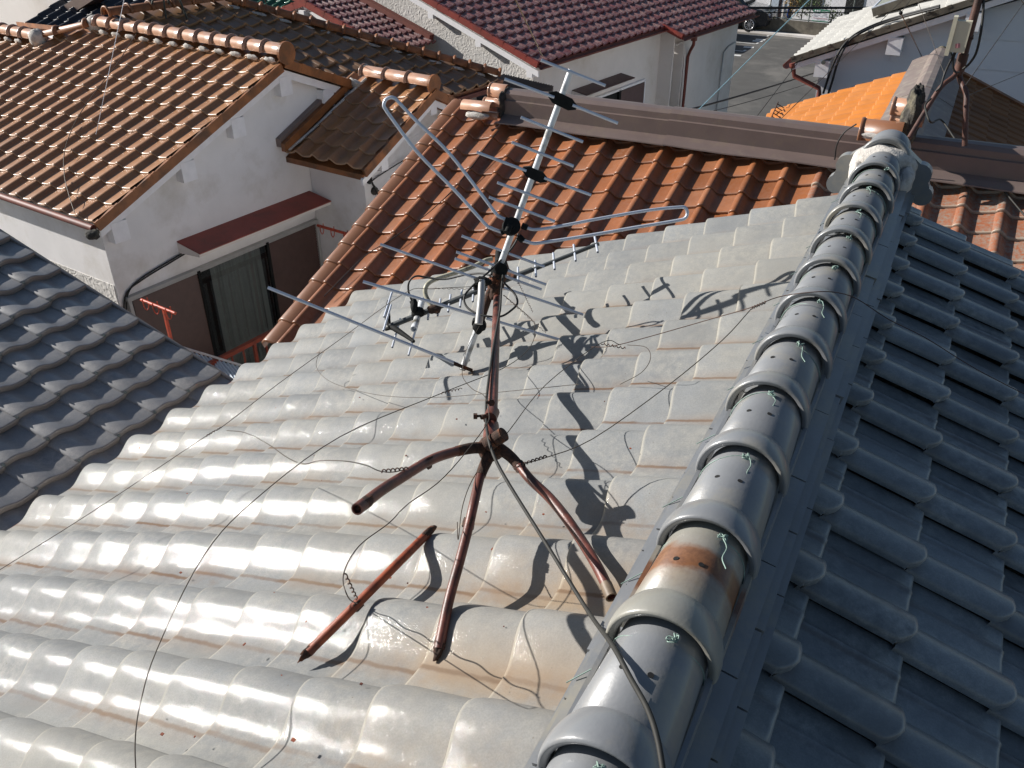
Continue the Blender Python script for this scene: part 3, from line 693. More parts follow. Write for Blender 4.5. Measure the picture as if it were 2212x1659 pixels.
# polygon in (a along the eave, b up the slope)
bt = (0 - EY) / c22; a_hip_top = 26 * cwl - 3.30; a_hip_low = 26 * cwl - 3.95
tiled('front_slope', lh, 'lh', O5, dnl, cwl, ll, (0, 26), (0, 12), 'roll', poly=[(-1, -1), (26 * cwl + 1, -1), (26 * cwl + 1, bt + .12), (a_hip_top, bt + .12), (a_hip_low, bt - .32), (-1, bt - .40)], t=.022, amp=.85)
mb = MB(); ux, upv, nr = slope_axes(dnl); deck(mb, O5, ux, upv, 0, 26 * cwl - .05, .05, bt - .4, nr, off=-.006); deck(mb, O5, ux, upv, a_hip_top, 26 * cwl - .05, bt - .4, bt, nr, off=-.006)
mb.prism([LF(-3.3, .0, LZ(0) - .09), LF(-.02, 0, LZ(0) - .09), LF(-.02, 2.2, LZ(-2.2) - .09), LF(-6, 2.2, LZ(-2.2) - .09), LF(-6, .4, LZ(-.45) - .09)], (0, 0, .06)); mb.build('roof_deck', 'vt', lh)
# ridge rolls
def ridge_row(parent, A, B, n, r, ring, mat='lhcap', rw=.035, ring_at='a', sweep=100, name='ridge_tile', cap_end=None, each=True):
    A, B = np.array(A, float), np.array(B, float); d = (B - A) / n
    mb = MB()
    for k in range(n):
        a = A + d * k; b = A + d * (k + 1.06)
        if ring_at == 'b': barrel(mb, A + d * (k + 1), A + d * (k - .06), r, ring=ring, ring_w=rw, n=14, sweep=sweep)
        else: barrel(mb, a, b, r, ring=ring, ring_w=rw, n=14, sweep=sweep)
        if each: mb.build(name, mat, parent); mb = MB()
    if not each: mb.build(name, mat, parent)
rz0 = LZ(0) + .055
ridge_row(lh, LF(-3.26, 0, rz0), LF(.02, 0, rz0), 12, .088, .112, ring_at='a')
mb = MB(); disc(mb, LF(.03, 0, rz0 - .005), lx, .118, .035, 28); mb.build('ridge_end_disc', 'vt', lh)
ridge_row(lh, LF(-6.6, -.42, LZ(-.42) + .05), LF(-4.05, -.42, LZ(-.42) + .05), 10, .085, .108)
mb = MB(); barrel(mb, LF(-4.05, -.42, LZ(-.42) + .04), LF(-3.32, -.02, rz0 - .01), .062, n=12); mb.build('step_tile', 'vt', lh)
for t in (.35, .85):
    mb = MB(); p = LF(-4.05, -.42, LZ(-.42) + .04) * (1 - t) + LF(-3.32, -.02, rz0 - .01) * t; d = unit(LF(-3.32, -.02, rz0) - LF(-4.05, -.42, LZ(-.42)))
    barrel(mb, p, p + d * .05, .07, ring=.095, ring_w=.06, n=14); mb.build('step_tile_collar', 'vt', lh)
mb = MB()
for p in (LF(-4.02, -.42, LZ(-.42) + .04), LF(-3.36, -.0, rz0 - .02)): lump(mb, p, (lx * .11, ly * .10, UP * .11), 9, 12, .12); q = mb.build('mortar_plug', 'mortar', lh); mb = MB()
for k in range(12):        # white mortar crescents under the rolls
    mb = MB(); lump(mb, LF(-3.1 + k * .2700, -.088, LZ(-.1) + .015), (lx * .085, ly * .02 - UP * .01, UP * .028), k, 8, .35); mb.build('mortar_fillet', 'mortar', lh)
for k in range(9): mb = MB(); lump(mb, LF(-6.4 + k * .2550, -.50, LZ(-.51) + .015), (lx * .08, ly * .02 - UP * .01, UP * .028), k, 8, .35); mb.build('mortar_fillet', 'mortar', lh)
# rake: stepped brown side tiles, white bargeboard, purlin ends
def rake_tiles(parent, P0, up, outv, nr_, n, L, mat='vt', w=.03, h=.095, name='verge_tile'):
    mb = MB()
    for j in range(n):
        c = P0 + up * (j * L + L * .5) + outv * (w / 2) + nr_ * (-h / 2 + .028 - 0 * .0)
        mb.box(c, up * (L * .515), outv * (w / 2 + (j % 2) * .0015), nr_ * (h / 2) + up * 0)
        mb.box(c + nr_ * (h / 2 - .01) - up * L * .42, up * L * .1, outv * (w / 2 + .004), nr_ * .016)
    return mb.build(name, mat, parent)
Oe = LF(0, EY, LZ(EY)) - LP[0] * .045
rake_tiles(lh, Oe + lx * -.005, unit(ly * c22 + UP * s22), lx, LP[0], 11, ll)
rear = unit(ly * c22 - UP * s22); nrr = unit(ly * s22 + UP * c22)
rake_tiles(lh, LF(-.005, 0, LZ(0) - .04), rear, lx, nrr, 7, ll)
mb = MB()
for sgn, ln in ((-1, 2.50), (1, 1.62)):
    p0 = LF(-.06, 0, LZ(0) - .13); p1 = LF(-.06, sgn * ln, LZ(-ln) - .13)
    mb.prism([p0, p0 - UP * .085, p1 - UP * .085, p1], lx * .035)
mb.build('bargeboard', 'board', lh)
for yy in (.0, -.72, -1.42, -2.30, .62):
    zz = LZ(-abs(yy)) - .215; mb = MB(); mb.box(LF(-.085, yy, zz - .085), lx * .065, ly * .085, UP * .10); mb.build('purlin_end', 'board', lh)
# walls
WX = -.13; WY0 = -2.44; IN = .28
def tl(y): return LZ(-abs(y)) - .16
mb = MB(); mb.prism([LF(WX, WY0, GZ), LF(WX, 3.2, GZ), LF(WX, 3.2, tl(3.2)), LF(WX, 0, tl(0)), LF(WX, WY0, tl(WY0))], -lx * 6.5); mb.build('gable_wall', 'stucco', lh)
mb = MB(); mb.prism([LF(WX - .02, WY0 - .006, -3.62), LF(WX - .02, WY0 - .006, GZ), LF(WX - 6.3, WY0 - .006, GZ), LF(WX - 6.3, WY0 - .006, -3.62)], ly * .006); mb.build('rough_wall_panel', 'worm', lh)
# gutter on the front eave
mb = MB(); g0 = LF(-6.6, EY + .012, LZ(EY) - .085); mb.tube([g0, g0 + lx * 6.56], .034, 10); mb.build('gutter', 'gut', lh)
mb = MB(); lump(mb, LF(.0, EY - .03, LZ(EY) - .12), (lx * .07, ly * .06, UP * .045), 2, 8, .3); mb.build('gutter_end', 'mud', lh)
# red awning over the window
def awning(parent, LFf, ux_, x0, y0, y1, z, dep=.35, drop=.055, mat='red'):
    mb = MB(); mb.use('red' if mat == 'red' else mat)
    mb.prism([LFf(x0, y0, z), LFf(x0 + dep, y0 + .0, z - drop), LFf(x0 + dep, y1, z - drop), LFf(x0, y1, z)], (0, 0, -.012)); a = mb.build('awning', mat, parent)
    mb = MB(); mb.prism([LFf(x0, y0 - .003, z - .014), LFf(x0 + dep - .01, y0 - .003, z - drop - .013), LFf(x0 + dep - .01, y0 - .003, z - drop - .045), LFf(x0, y0 - .003, z - .13)], (LFf(x0, y1, z) - LFf(x0, y0, z))); mb.build('awning_box', 'cream', parent)
    return a
awning(lh, LF, lx, WX, -1.66, .24, -3.415)
# window: frame, glass door with curtain, two louvred shutters
WT, WB = -3.79, -5.55; w0, w1 = -2.36, .24
mb = MB(); xo = WX
mb.box(LF(xo + .03, (w0 + w1) / 2, WT), lx * .03, ly * ((w1 - w0) / 2 + .02), UP * .022)
mb.box(LF(xo + .03, w0, (WT + WB) / 2 - .02), lx * .03, ly * .018, UP * ((WT - WB) / 2))
mb.box(LF(xo + .03, w1, (WT + WB) / 2 - .02), lx * .03, ly * .018, UP * ((WT - WB) / 2)); wf = mb.build('window_frame', 'alframe', lh)
def shutter(y0, y1, x):
    mb = MB(); n = 52; vs = []
    for k in range(n):
        za_, zb_ = WT - .03 - (WT - WB) * k / n, WT - .03 - (WT - WB) * (k + 1) / n
        vs += [LF(x, y0, za_), LF(x, y1, za_), LF(x + .012, y0, zb_ + .006), LF(x + .012, y1, zb_ + .006), LF(x, y0, zb_ + .001), LF(x, y1, zb_ + .001)]
    fs = []
    for k in range(n): b = k * 6; fs += [(b, b + 1, b + 3, b + 2), (b + 2, b + 3, b + 5, b + 4)]
    mb.add(vs, fs); mb.box(LF(x - .012, (y0 + y1) / 2, (WT + WB) / 2), lx * .008, ly * (y1 - y0) / 2, UP * (WT - WB) / 2)
    s_ = mb.build('shutter', 'shut', lh); return s_
shutter(w0 + .03, -1.53, WX + .05); shutter(-.57, w1 - .02, WX + .035)
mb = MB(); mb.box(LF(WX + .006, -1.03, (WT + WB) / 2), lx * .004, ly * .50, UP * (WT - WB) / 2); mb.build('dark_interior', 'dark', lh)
mb = MB(); vs = []; K = 70
for k in range(K + 1):
    y = -1.36 + .68 * k / K; dx = .012 * math.sin(k * .75) + .007 * math.sin(k * 1.9 + 1)
    vs += [LF(WX + .028 + dx, y + .02 * math.sin(k * .3), WT - .03), LF(WX + .028 + dx * 1.2, y + .04 * math.sin(k * .21), WB)]
mb.add(vs, [(2 * k, 2 * k + 1, 2 * k + 3, 2 * k + 2) for k in range(K)], True); mb.build('curtain', 'curtain', lh)
mb = MB(); mb.box(LF(WX + .052, -1.03, (WT + WB) / 2), lx * .0015, ly * .47, UP * (WT - WB) / 2); mb.build('window_glass', 'glass', lh)
mb = MB()
for y in (-1.52, -.555): mb = MB(); mb.box(LF(WX + .055, y, (WT + WB) / 2), lx * .014, ly * .018, UP * (WT - WB) / 2); mb.build('sash_bar', 'black', lh)
mb = MB(); 
for k, off in enumerate((0, .022)):      # cables stapled over the window
    pts = [LF(WX + .02, -2.47, -4.6), LF(WX + .02, -2.44 + off, -4.0), LF(WX + .02, -2.36 + off, -3.74), LF(WX + .02, -2.15, -3.66 + off), LF(WX + .02, -1.8, -3.60 + off), LF(WX + .02, -1.55, -3.56 + off)]
    mb.tube(curve_pts(pts, 6), .008, 6)
mb.build('wall_cable', 'coax', lh)
# little tiled annex with its own gable
ANX, ANW = 1.08, .74; tA = math.tan(R(25)); AY, AZ = -.07, -2.845; cA, sA = math.cos(R(25)), math.sin(R(25)); dnA = unit(-ly * cA - UP * sA); nA = unit(-ly * sA + UP * cA)
upA = -dnA
OA = LF(ANX, AY, AZ) - nA * .045 - lx * (5 * .2575)
tiled('annex_front_slope', lh, 'rh2' if 'rh2' in M else 'lh', OA, dnA, .2575, .235, (0, 5), (0, 6), 'roll', t=.022, amp=1.1)
rake_tiles(lh, LF(ANX - .005, AY, AZ - .04), upA, lx, nA, 6, .235)
aR = 1.20; azr = AZ + (aR - AY) * tA
rake_tiles(lh, LF(ANX - .005, aR, azr - .04), unit(ly * cA - UP * sA), lx, unit(ly * sA + UP * cA), 5, .243)
mb = MB(); mb.prism([LF(-.2, AY + .02, AZ - .09), LF(-.2, aR, azr - .1), LF(-.2, aR + 1.2, azr - .1 - 1.2 * tA), LF(-.2, aR + 1.2, azr - .16 - 1.2 * tA), LF(-.2, aR, azr - .17), LF(-.2, AY + .02, AZ - .15)], lx * (ANX + .17)); mb.build('annex_roof_deck', 'vt', lh)
mb = MB()
for sgn, ln in ((-1, aR - AY), (1, 1.2)):
    p0 = LF(ANX - .05, aR, azr - .13); p1 = LF(ANX - .05, aR + sgn * ln, azr - .13 - ln * tA); mb.prism([p0, p0 - UP * .07, p1 - UP * .07, p1], lx * .035)
mb.build('annex_bargeboard', 'board', lh)
for yy in (aR, .30):
    mb = MB(); zz = azr - abs(yy - aR) * tA - .205; mb.box(LF(ANX - .09, yy, zz - .03), lx * .07, ly * .055, UP * .065); mb.build('purlin_end', 'board', lh)
ridge_row(lh, LF(.02, aR, azr + .045), LF(ANX - .03, aR, azr + .045), 3, .086, .106)
mb = MB(); disc(mb, LF(ANX - .02, aR, azr + .04), lx, .108, .03, 26); mb.build('ridge_end_disc', 'vt', lh)
mb = MB(); mb.prism([LF(WX + .01, IN, GZ), LF(ANW, IN, GZ), LF(ANW, IN, azr - .165 - (aR - IN) * tA), LF(WX + .01, IN, azr - .165 - (aR - IN) * tA)], ly * 2.0); 
mb.prism([LF(WX + .012, IN + .002, azr - .16 - (aR - IN) * tA), LF(WX + .012, aR, azr - .15), LF(WX + .012, IN + 2.398, azr - .15 - (IN + 2.398 - aR) * tA)], lx * (ANW - WX - .014)); mb.build('annex_wall', 'stucco', lh)
mb = MB(); fy0, fy1 = -.16, .95; fa, fb = LF(WX + .03, fy0, -2.745), LF(WX + .03, fy1, -2.745 + (fy1 - fy0) * tA * .92)
mb.box((fa + fb) / 2, lx * .045, (fb - fa) / 2, UP * .045); mb.build('annex_flashing', 'flash', lh)
mb = MB(); mb.box((fa + fb) / 2 + lx * .075 - UP * .04, lx * .03, (fb - fa) / 2, UP * .045); mb.build('annex_edge_tiles', 'vt', lh)
mb = MB(); pts = [LF(.0, -.10, -2.82), LF(.02, .25, -2.68), LF(.05, .6, -2.51), LF(.07, .95, -2.35), LF(.12, 1.12, -2.25)]; mb.tube(curve_pts(pts, 8), .016, 7)
lump(mb, LF(.02, 1.0, -2.29), (lx * .10, ly * .04, UP * .05), 6, 10, .35); lump(mb, LF(.06, 1.22, -2.18), (lx * .05, ly * .09, UP * .06), 7, 10, .35); mb.build('mortar_seam', 'mortar', lh)
awning(lh, LF, lx, ANW, .30, 1.6, -3.52, dep=.3, drop=.05)
mb = MB(); disc(mb, LF(ANW, .42, -3.30), lx, .045, .035, 18); mb.build('meter_cap', 'mud', lh)
mb = MB()
for a_ in ([LF(ANW + .02, .36, -2.98), LF(ANW + .03, .37, -3.1), LF(ANW + .03, .40, -3.22), LF(ANW + .03, .55, -3.36), LF(ANW + .05, .85, -3.44)],
           [LF(ANW + .02, .33, -3.02), LF(ANW + .04, .36, -3.15), LF(ANW + .03, .50, -3.14), LF(ANW + .08, .9, -3.05), LF(ANW + .12, 1.3, -3.02)],
           [LF(ANW + .02, .38, -3.18), LF(ANW + .04, .42, -3.3), LF(ANW + .04, .52, -3.42), LF(ANW + .04, .7, -3.42)]): mb.tube(curve_pts(a_, 6), .0075, 6)
lump(mb, LF(ANW + .02, .35, -3.17), (lx * .03, ly * .035, UP * .025), 5, 8, .2); mb.build('cable_bundle', 'cable', lh)
# balcony rail and washing pole hangers
br = thing('balcony_rail', LF(.75, -1.2, -5.5), 'red brown painted steel balcony rail in front of the dark shuttered window', 'railing')
mb = MB(); zr_ = -4.36; mb.box(LF(.75, -1.15, zr_), lx * .025, ly * 1.42, UP * .022); mb.build('top_rail', 'redbr', br)
for k in range(19):
    y = -2.5 + k * .15; mb = MB(); mb.box(LF(.75, y, zr_ - .5), lx * (.016 if k % 5 == 1 else .008), ly * (.016 if k % 5 == 1 else .008), UP * .48); mb.build('baluster', 'redbr', br)
mb = MB(); mb.box(LF(.33, -1.15, -5.58), lx * .45, ly * 1.42, UP * .05); mb.build('balcony_floor', 'conc', br)
def hanger(px_top, px_bot, pla, pl_bar, lab, zfoot=-5.4):
    t_ = on(px_top, pla); b_ = on(px_bot, pla)
    h = thing('laundry_pole_hanger', [t_[0], t_[1], zfoot], lab, 'hanger', 'laundry pole hangers on the balcony')
    mb = MB(); mb.box([t_[0], t_[1], (t_[2] + zfoot) / 2], lx * .013, ly * .013, UP * (t_[2] - zfoot) / 2); mb.build('post', 'redp', h)
    e0, e1 = pl_bar; mb = MB(); mb.tube([t_ + lx * e0 + UP * .015, t_ + lx * e1 + UP * .015], .019, 4); mb.build('crossbar', 'redp', h)
    for f_ in (.12, .42, .80):
        c = t_ + lx * (e0 + (e1 - e0) * f_) + UP * .01; mb = MB()
        mb.tube(curve_pts([c + UP * .035 + ly * -.025, c - UP * .045 + ly * -.025, c - UP * .085, c - UP * .045 + ly * .025, c + UP * .035 + ly * .025], 5), .0055, 6); mb.build('hook', 'redp', h)
_, uyv, _ = frame(LYAW, lap)
VB = (lx, -(lx @ LF(.75, 0, 0)))
hanger(zs(405, 1080), zs(455, 1300), VB, (-.33, .17), 'orange red T shaped hanger post in front of the left shutter')
VB2 = (lx, -(lx @ LF(.78, 0, 0)))
hanger(zs(1880, 462), zs(1895, 690), VB2, (-.42, .14), 'orange red T shaped hanger post against the pale annex wall')
# corrugated canopy sheet
cs0 = LF(.9, -2.75, -4.35)
mb = MB(); vs = []; K = 90
ca, cb = on((421, 762), zpl(-4.35)), on((512, 790), zpl(-4.35)); cd = on((455, 808), zpl(-4.42)) - on((421, 762), zpl(-4.35)); cd = unit(cd) * 1.1
for k in range(K + 1):
    p = ca + (cb - ca) * (k / K) * 1.6 - (cb - ca) * .3; dz = .012 * math.sin(k * 2 * math.pi / 6); vs += [p + UP * dz, p + cd + UP * (dz)]
mb.add(vs, [(2 * k, 2 * k + 2, 2 * k + 3, 2 * k + 1) for k in range(K)], True)
cn = thing('corrugated_canopy', ca + [0, 0, -2.8], 'pale blue corrugated plastic canopy sheet low between the slate blue roof and the grey eave', 'canopy'); mb.build('sheet', 'corr', cn)
mb = MB(); mb.tube([ca - (cb - ca) * .3 + UP * .02, ca + (cb - ca) * 1.3 + UP * .02], .012, 6); mb.build('edge_strip', 'cream', cn)
mb = MB(); q = ca + cd * .5 + (cb - ca) * .5; mb.box(q + UP * -.03, unit(cb - ca) * .5, unit(cd) * .02, UP * .015); mb.build('batten', 'cream', cn)

# ================================================================== SLATE BLUE ROOF HOUSE (lower left)
BP = plane(19, 0, 4.1); tip = on(z4(1410, 770), BP)
bl = thing('slate_blue_tiled_house', (-6, 1.5, GZ), 'dark slate blue tiled house roof at the lower left, below the glossy grey eave', 'house')
c19, s19 = math.cos(R(19)), math.sin(R(19)); dnb = np.array([c19, 0, -s19])
cb_, lb_ = .282, .243
YT = tip[1] + .02
nb = 16
O6 = np.array([tip[0], YT - nb * cb_, tip[2]]) - BP[0] * .045 + dnb * lb_
tiled('east_slope', bl, 'blue', O6, dnb, cb_, lb_, (0, nb), (0, 13), 'wave', t=.042, amp=1.0, round_=.03)
mb = MB(); ux, upv, nr = slope_axes(dnb); deck(mb, O6, ux, upv, 0, nb * cb_ - .02, .1, 12 * lb_, nr, off=-.006)
mb.box(O6 + ux * (nb * cb_ + .012) + upv * 6 * lb_ - nr * .02, ux * .012, upv * 6 * lb_, nr * .05); mb.build('roof_deck', 'blue', bl)
mb = MB(); xr_ = O6[0] - .35; mb.prism([(xr_, YT - .25, GZ), (xr_ - 4.2, YT - .25, GZ), (xr_ - 4.2, YT - .25, O6[2]), (xr_ - 2.4, YT - .25, O6[2] + 2.75 * math.tan(R(19)) - .12), (xr_, YT - .25, O6[2] + .35 * math.tan(R(19)) - .12)], (0, -4.1, 0)); mb.build('wall', 'cream', bl)
mb = MB()
for i in range(nb):
    for j in range(13):      # little pegs at the tile corners
        p = O6 + ux * (i * cb_ - .004) + upv * (j * lb_ + .006) + nr * .052
        mb.box(p, ux * .006, upv * .008, nr * .006)
mb.build('corner_peg', 'steel', bl); bpy.data.objects['corner_peg']['kind'] = 'stuff'

# ================================================================== DARK BROWN HIP ROOF HOUSE
RYAW = -10.; rx_, ry_, _f = frame(RYAW, (0, 0, 0)); RPp = plane(21.5, RYAW, 5.5); e0 = on(zn(1835, 705), RPp)
rx_, ry_, RF = frame(RYAW, e0)
rh = thing('brown_hip_roof_house', RF(-3, -1, GZ), 'dark brown hip roofed house, mostly in shade, behind the tan tiled gable', 'house')
c21, s21 = math.cos(R(21.5)), math.sin(R(21.5)); dnr = unit(rx_ * c21 - UP * s21)
ezr = e0[2]
def RZ(x): return ezr - x * math.tan(R(21.5))
O7 = RF(0.03, -6.6, RZ(.03)) - RPp[0] * .045
bR = 2.95 / c21
hy = 6.6 + .98
tiled('east_slope', rh, 'rh', O7, dnr, .265, .235, (0, 30), (0, 14), 'roll', poly=[(3.4, -1), (hy + .1, -1), (hy - .0, .05), (hy - 2.45, bR - .1), (3.4, bR - .1)], t=.034, amp=1.0)
mb = MB(); mb.prism([RF(0, -3.2, RZ(0) - .10), RF(0, .98, RZ(0) - .10), RF(-2.75, -1.5, RZ(-2.75) - .10), RF(-2.75, -3.2, RZ(-2.75) - .10)], (0, 0, .05))
mb.prism([RF(0, .98, RZ(0) - .10), RF(-5.5, .98, RZ(0) - .10), RF(-2.75, -1.5, RZ(-2.75) - .10)], (0, 0, .05)); mb.build('roof_deck', 'vt', rh)
ht = RF(-2.72, -1.62, RZ(-2.72) + .03); hl = RF(-.02, .92, RZ(-.02) + .03)
ridge_row(rh, hl, ht, 17, .072, .098, mat='rh_cap' if 'rh_cap' in M else 'vt', rw=.045, name='hip_tile')
ridge_row(rh, RF(-2.72, -3.4, RZ(-2.72) + .05), ht + [0, 0, .02], 6, .075, .100, mat='vt', rw=.045)
mb = MB()
for k in range(12): 
    p = ht + (hl - ht) * (k + .7) / 12.5 + rx_ * -.02 - ry_ * .11 - UP * .035; mb = MB(); lump(mb, p, (unit(hl - ht) * .11, ry_ * .035, UP * .02), k, 8, .3); mb.build('mortar_fillet', 'mortar', rh)
mb = MB(); mb.prism([RF(-.3, -1.3, GZ), RF(-.3, .72, GZ), RF(-.3, .72, RZ(-.3) - .15), RF(-.3, -1.3, RZ(-.3) - .15)], -rx_ * 4.9); mb.build('wall', 'cream', rh)
mb = MB(); mb.box(RF(.03, -.3, RZ(0) - .12), rx_ * .035, ry_ * 1.25, UP * .03); mb.build('gutter', 'gut', rh)
mb = MB(); 
for k in range(4):      # wires' legs of an aerial standing on its ridge
    pass
ta = thing('small_aerial_stand', ht + np.array([-.3, -2.9, -.1]), 'thin grey steel aerial legs on the ridge of the dark brown roof', 'aerial')
for a_, b_ in (((1577, 0), (1608, 175)), ((1735, 0), (1815, 185)), ((1475, 0), (1460, 90)), ((1625, 0), (1640, 72))):
    pb = on(za(*b_), thru(RPp[0], RF(-2.5, 0, RZ(-2.5) + .02))); d_ = np.linalg.norm(pb); pa = ray(*za(*a_)); pa = pa / np.linalg.norm(pa) * d_ * .985
    pa = pb + (pa - pb) * 2.2; mb = MB(); mb.tube([pa, (pa + pb) / 2 + np.array([.01, 0, 0]), pb], .013, 7); mb.build('leg', 'steel', ta)
# flat corrugated canopy roof between the brown and maroon houses
fc = thing('dark_corrugated_canopy', on(zn(2100, 800), zpl(-3.1)) * [1, 1, 0] + [0, 0, GZ], 'flat dark brown corrugated canopy between the brown hip roof and the maroon house', 'canopy')
mb = MB(); cz = -3.12
quad = [on(q, zpl(cz)) for q in (zn(1850, 760), zn(2205, 640), zm(400, 745), zm(380, 840))]
quad = [on(q, zpl(cz)) for q in ((985, 200), (1087, 160), (1195, 186), (1190, 225), (1000, 240))]
mb.prism(quad, (0, 0, -.04)); 
fc_o = mb.build('canopy_sheet', 'corr_b' if 'corr_b' in M else 'mud', fc)
mb = MB(); du = unit(quad[1] - quad[0]); dv = unit(np.array([-du[1], du[0], 0])) * -1
for k in range(40):
    t = (k + .5) / 40; a_ = quad[0] * (1 - t) + quad[4] * t; b_ = quad[1] + (quad[2] - quad[1]) * min(1, t * 2) if t < .5 else quad[2] * (2 - 2 * t) + quad[3] * (2 * t - 1)
    mb.tube([a_ + UP * .002, b_ + UP * .002], .011, 5)
mb.build('corrugation', 'corr_b', fc); bpy.data.objects['corrugation']['kind'] = 'stuff'

# ================================================================== MAROON HOUSE
MYAW = -9.; mx, my, _f = frame(MYAW, (0, 0, 0)); MP = plane(19, MYAW, 5.75); m0 = on(zm(270, 550), MP); mx, my, MF = frame(MYAW, m0)
def MZ(x): return m0[2] - x * math.tan(R(19))
mh = thing('maroon_tiled_house', MF(-3, 4, GZ), 'long cream walled house with glossy maroon tiled roof beside the parking lot', 'house')
dnm = unit(mx * c19 - UP * s19)
O8 = MF(0, 0, MZ(0)) - MP[0] * .045
# eave runs along my; seen from the eave left is -my
tiled('east_slope', mh, 'mh', O8, dnm, .262, .245, (0, 18), (0, 14), 'roll', t=.036, amp=1.0)
O8b = MF(.43, 18 * .262, MZ(.43)) - MP[0] * .045
tiled('east_slope_lower', mh, 'mh', O8b, dnm, .262, .245, (0, 15), (0, 15), 'roll', t=.036, amp=1.0)
mb = MB(); mb.prism([MF(-.01, .02, MZ(0) - .09), MF(-.01, 4.7, MZ(0) - .09), MF(-4.2, 4.7, MZ(-4.2) - .09), MF(-4.2, .02, MZ(-4.2) - .09)], (0, 0, .05))
mb.prism([MF(.42, 4.72, MZ(.43) - .09), MF(.42, 8.6, MZ(.43) - .09), MF(-4.2, 8.6, MZ(-4.2) - .09), MF(-4.2, 4.72, MZ(-4.2) - .09)], (0, 0, .05)); mb.build('roof_deck', 'gut', mh)
upm = unit(-mx * c19 + UP * s19)
rake_tiles(mh, MF(0, 0, MZ(0)), upm, -my, MP[0], 16, .26, mat='mh_v' if 'mh_v' in M else 'red', w=.05, h=.11)
rake_tiles(mh, MF(.43, 4.72, MZ(.43)), upm, -my, MP[0], 2, .25, mat='red', w=.05, h=.11)
mb = MB(); p0, p1 = MF(-.02, .01, MZ(0) - .14), MF(-4.0, .01, MZ(-4.0) - .14); mb.prism([p0, p1, p1 - UP * .10, p0 - UP * .10], my * .035); mb.build('bargeboard', 'board', mh)
for xx in (-.22, -1.35, -2.45):
    mb = MB(); mb.box(MF(xx, .09, MZ(xx) - .27), mx * .06, my * .07, UP * .075); mb.build('purlin_end', 'board', mh)
mb = MB(); mb.prism([MF(-.24, .17, GZ), MF(-.24, .17, MZ(-.24) - .16), MF(-4.6, .17, MZ(-4.6) - .16), MF(-4.6, .17, GZ)], my * .02); mb.build('gable_wall', 'worm', mh)
mb = MB(); mb.prism([MF(-.235, .175, GZ), MF(-.235, 5.0, GZ), MF(-.235, 5.0, MZ(-.235) - .14), MF(-.235, .175, MZ(-.235) - .14)], -mx * 4.3); mb.build('wall', 'cream', mh)
mb = MB(); mb.prism([MF(.17, 5.35, GZ), MF(.17, 8.25, GZ), MF(.17, 8.25, MZ(.17) - .14), MF(.17, 5.35, MZ(.17) - .14)], -mx * 4.6); mb.build('wall', 'cream', mh)
mb = MB(); mb.box(MF(-.1, 5.02, -5.3), mx * .2, my * .02, UP * 2.05); mb.build('recess_wall', 'cream', mh)
def gutter(parent, a, b, out, r=.05):
    mb = MB(); sec = [(-r * math.cos(q), -r * .9 * math.sin(q)) for q in np.linspace(0, math.pi, 8)]; sec += [(-(r - .006) * math.cos(q), -(r - .006) * .9 * math.sin(q)) for q in np.linspace(math.pi, 0, 8)]
    mb.prism([a + out * p + UP * q for p, q in sec], b - a); return mb.build('gutter', 'gut', parent)
gutter(mh, MF(.06, -.02, MZ(0) - .06), MF(.06, 4.68, MZ(0) - .06), mx); gutter(mh, MF(.49, 4.7, MZ(.43) - .06), MF(.49, 8.6, MZ(.43) - .06), mx)
mb = MB(); p = MF(.44, 5.25, MZ(.43) - .12); mb.box(p, mx * .05, my * .05, UP * .06); mb.tube([p - UP * .05, p - UP * .14, MF(.26, 5.5, p[2] - .32), MF(.22, 5.5, p[2] - .45), MF(.22, 5.5, GZ)], .035, 8); mb.build('downpipe', 'gut', mh)
mb = MB(); 
for pts in ([MF(.19, 8.15, -3.86), MF(.20, 7.75, -3.9), MF(.20, 7.5, -4.0), MF(.20, 7.5, GZ)],): mb.tube(pts, .018, 6)
mb.build('conduit', 'alframe', mh)
mb = MB(); pts = [MF(-.2, 5.0, MZ(0) - .25), MF(.0, 5.25, MZ(0) - .45), MF(.19, 5.40, MZ(0) - .75), MF(.19, 5.42, GZ)]; mb.tube(curve_pts(pts, 6), .022, 6); mb.build('conduit', 'cream', mh)
awning(mh, MF, mx, -.235, 1.48, 3.35, -3.82, dep=.34, drop=.05, mat='mh_a' if 'mh_a' in M else 'shut')
mb = MB(); wt = -4.13; mb.box(MF(-.20, 3.05, wt), mx * .03, my * 1.30, UP * .022); mb.box(MF(-.2, 4.34, wt - .7), mx * .03, my * .02, UP * .7); mb.box(MF(-.2, 2.2, wt - .7), mx * .02, my * .018, UP * .7); mb.build('window_frame', 'board', mh)
mb = MB(); mb.box(MF(-.19, 3.26, wt - .7), mx * .02, my * .045, UP * .7); mb.build('sash_bar', 'black', mh)
mb = MB(); mb.box(MF(-.215, 2.5, wt - .7), mx * .004, my * .72, UP * .68); mb.build('window_glass', 'glass_d' if 'glass_d' in M else 'dark', mh)
mb = MB(); mb.box(MF(-.19, 3.82, wt - .7), mx * .012, my * .50, UP * .66)
for k in range(18): mb.box(MF(-.185, 4.335, wt - .08 - k * .075), mx * .012, my * .014, UP * .024)
mb.build('shutter', 'mauve', mh)

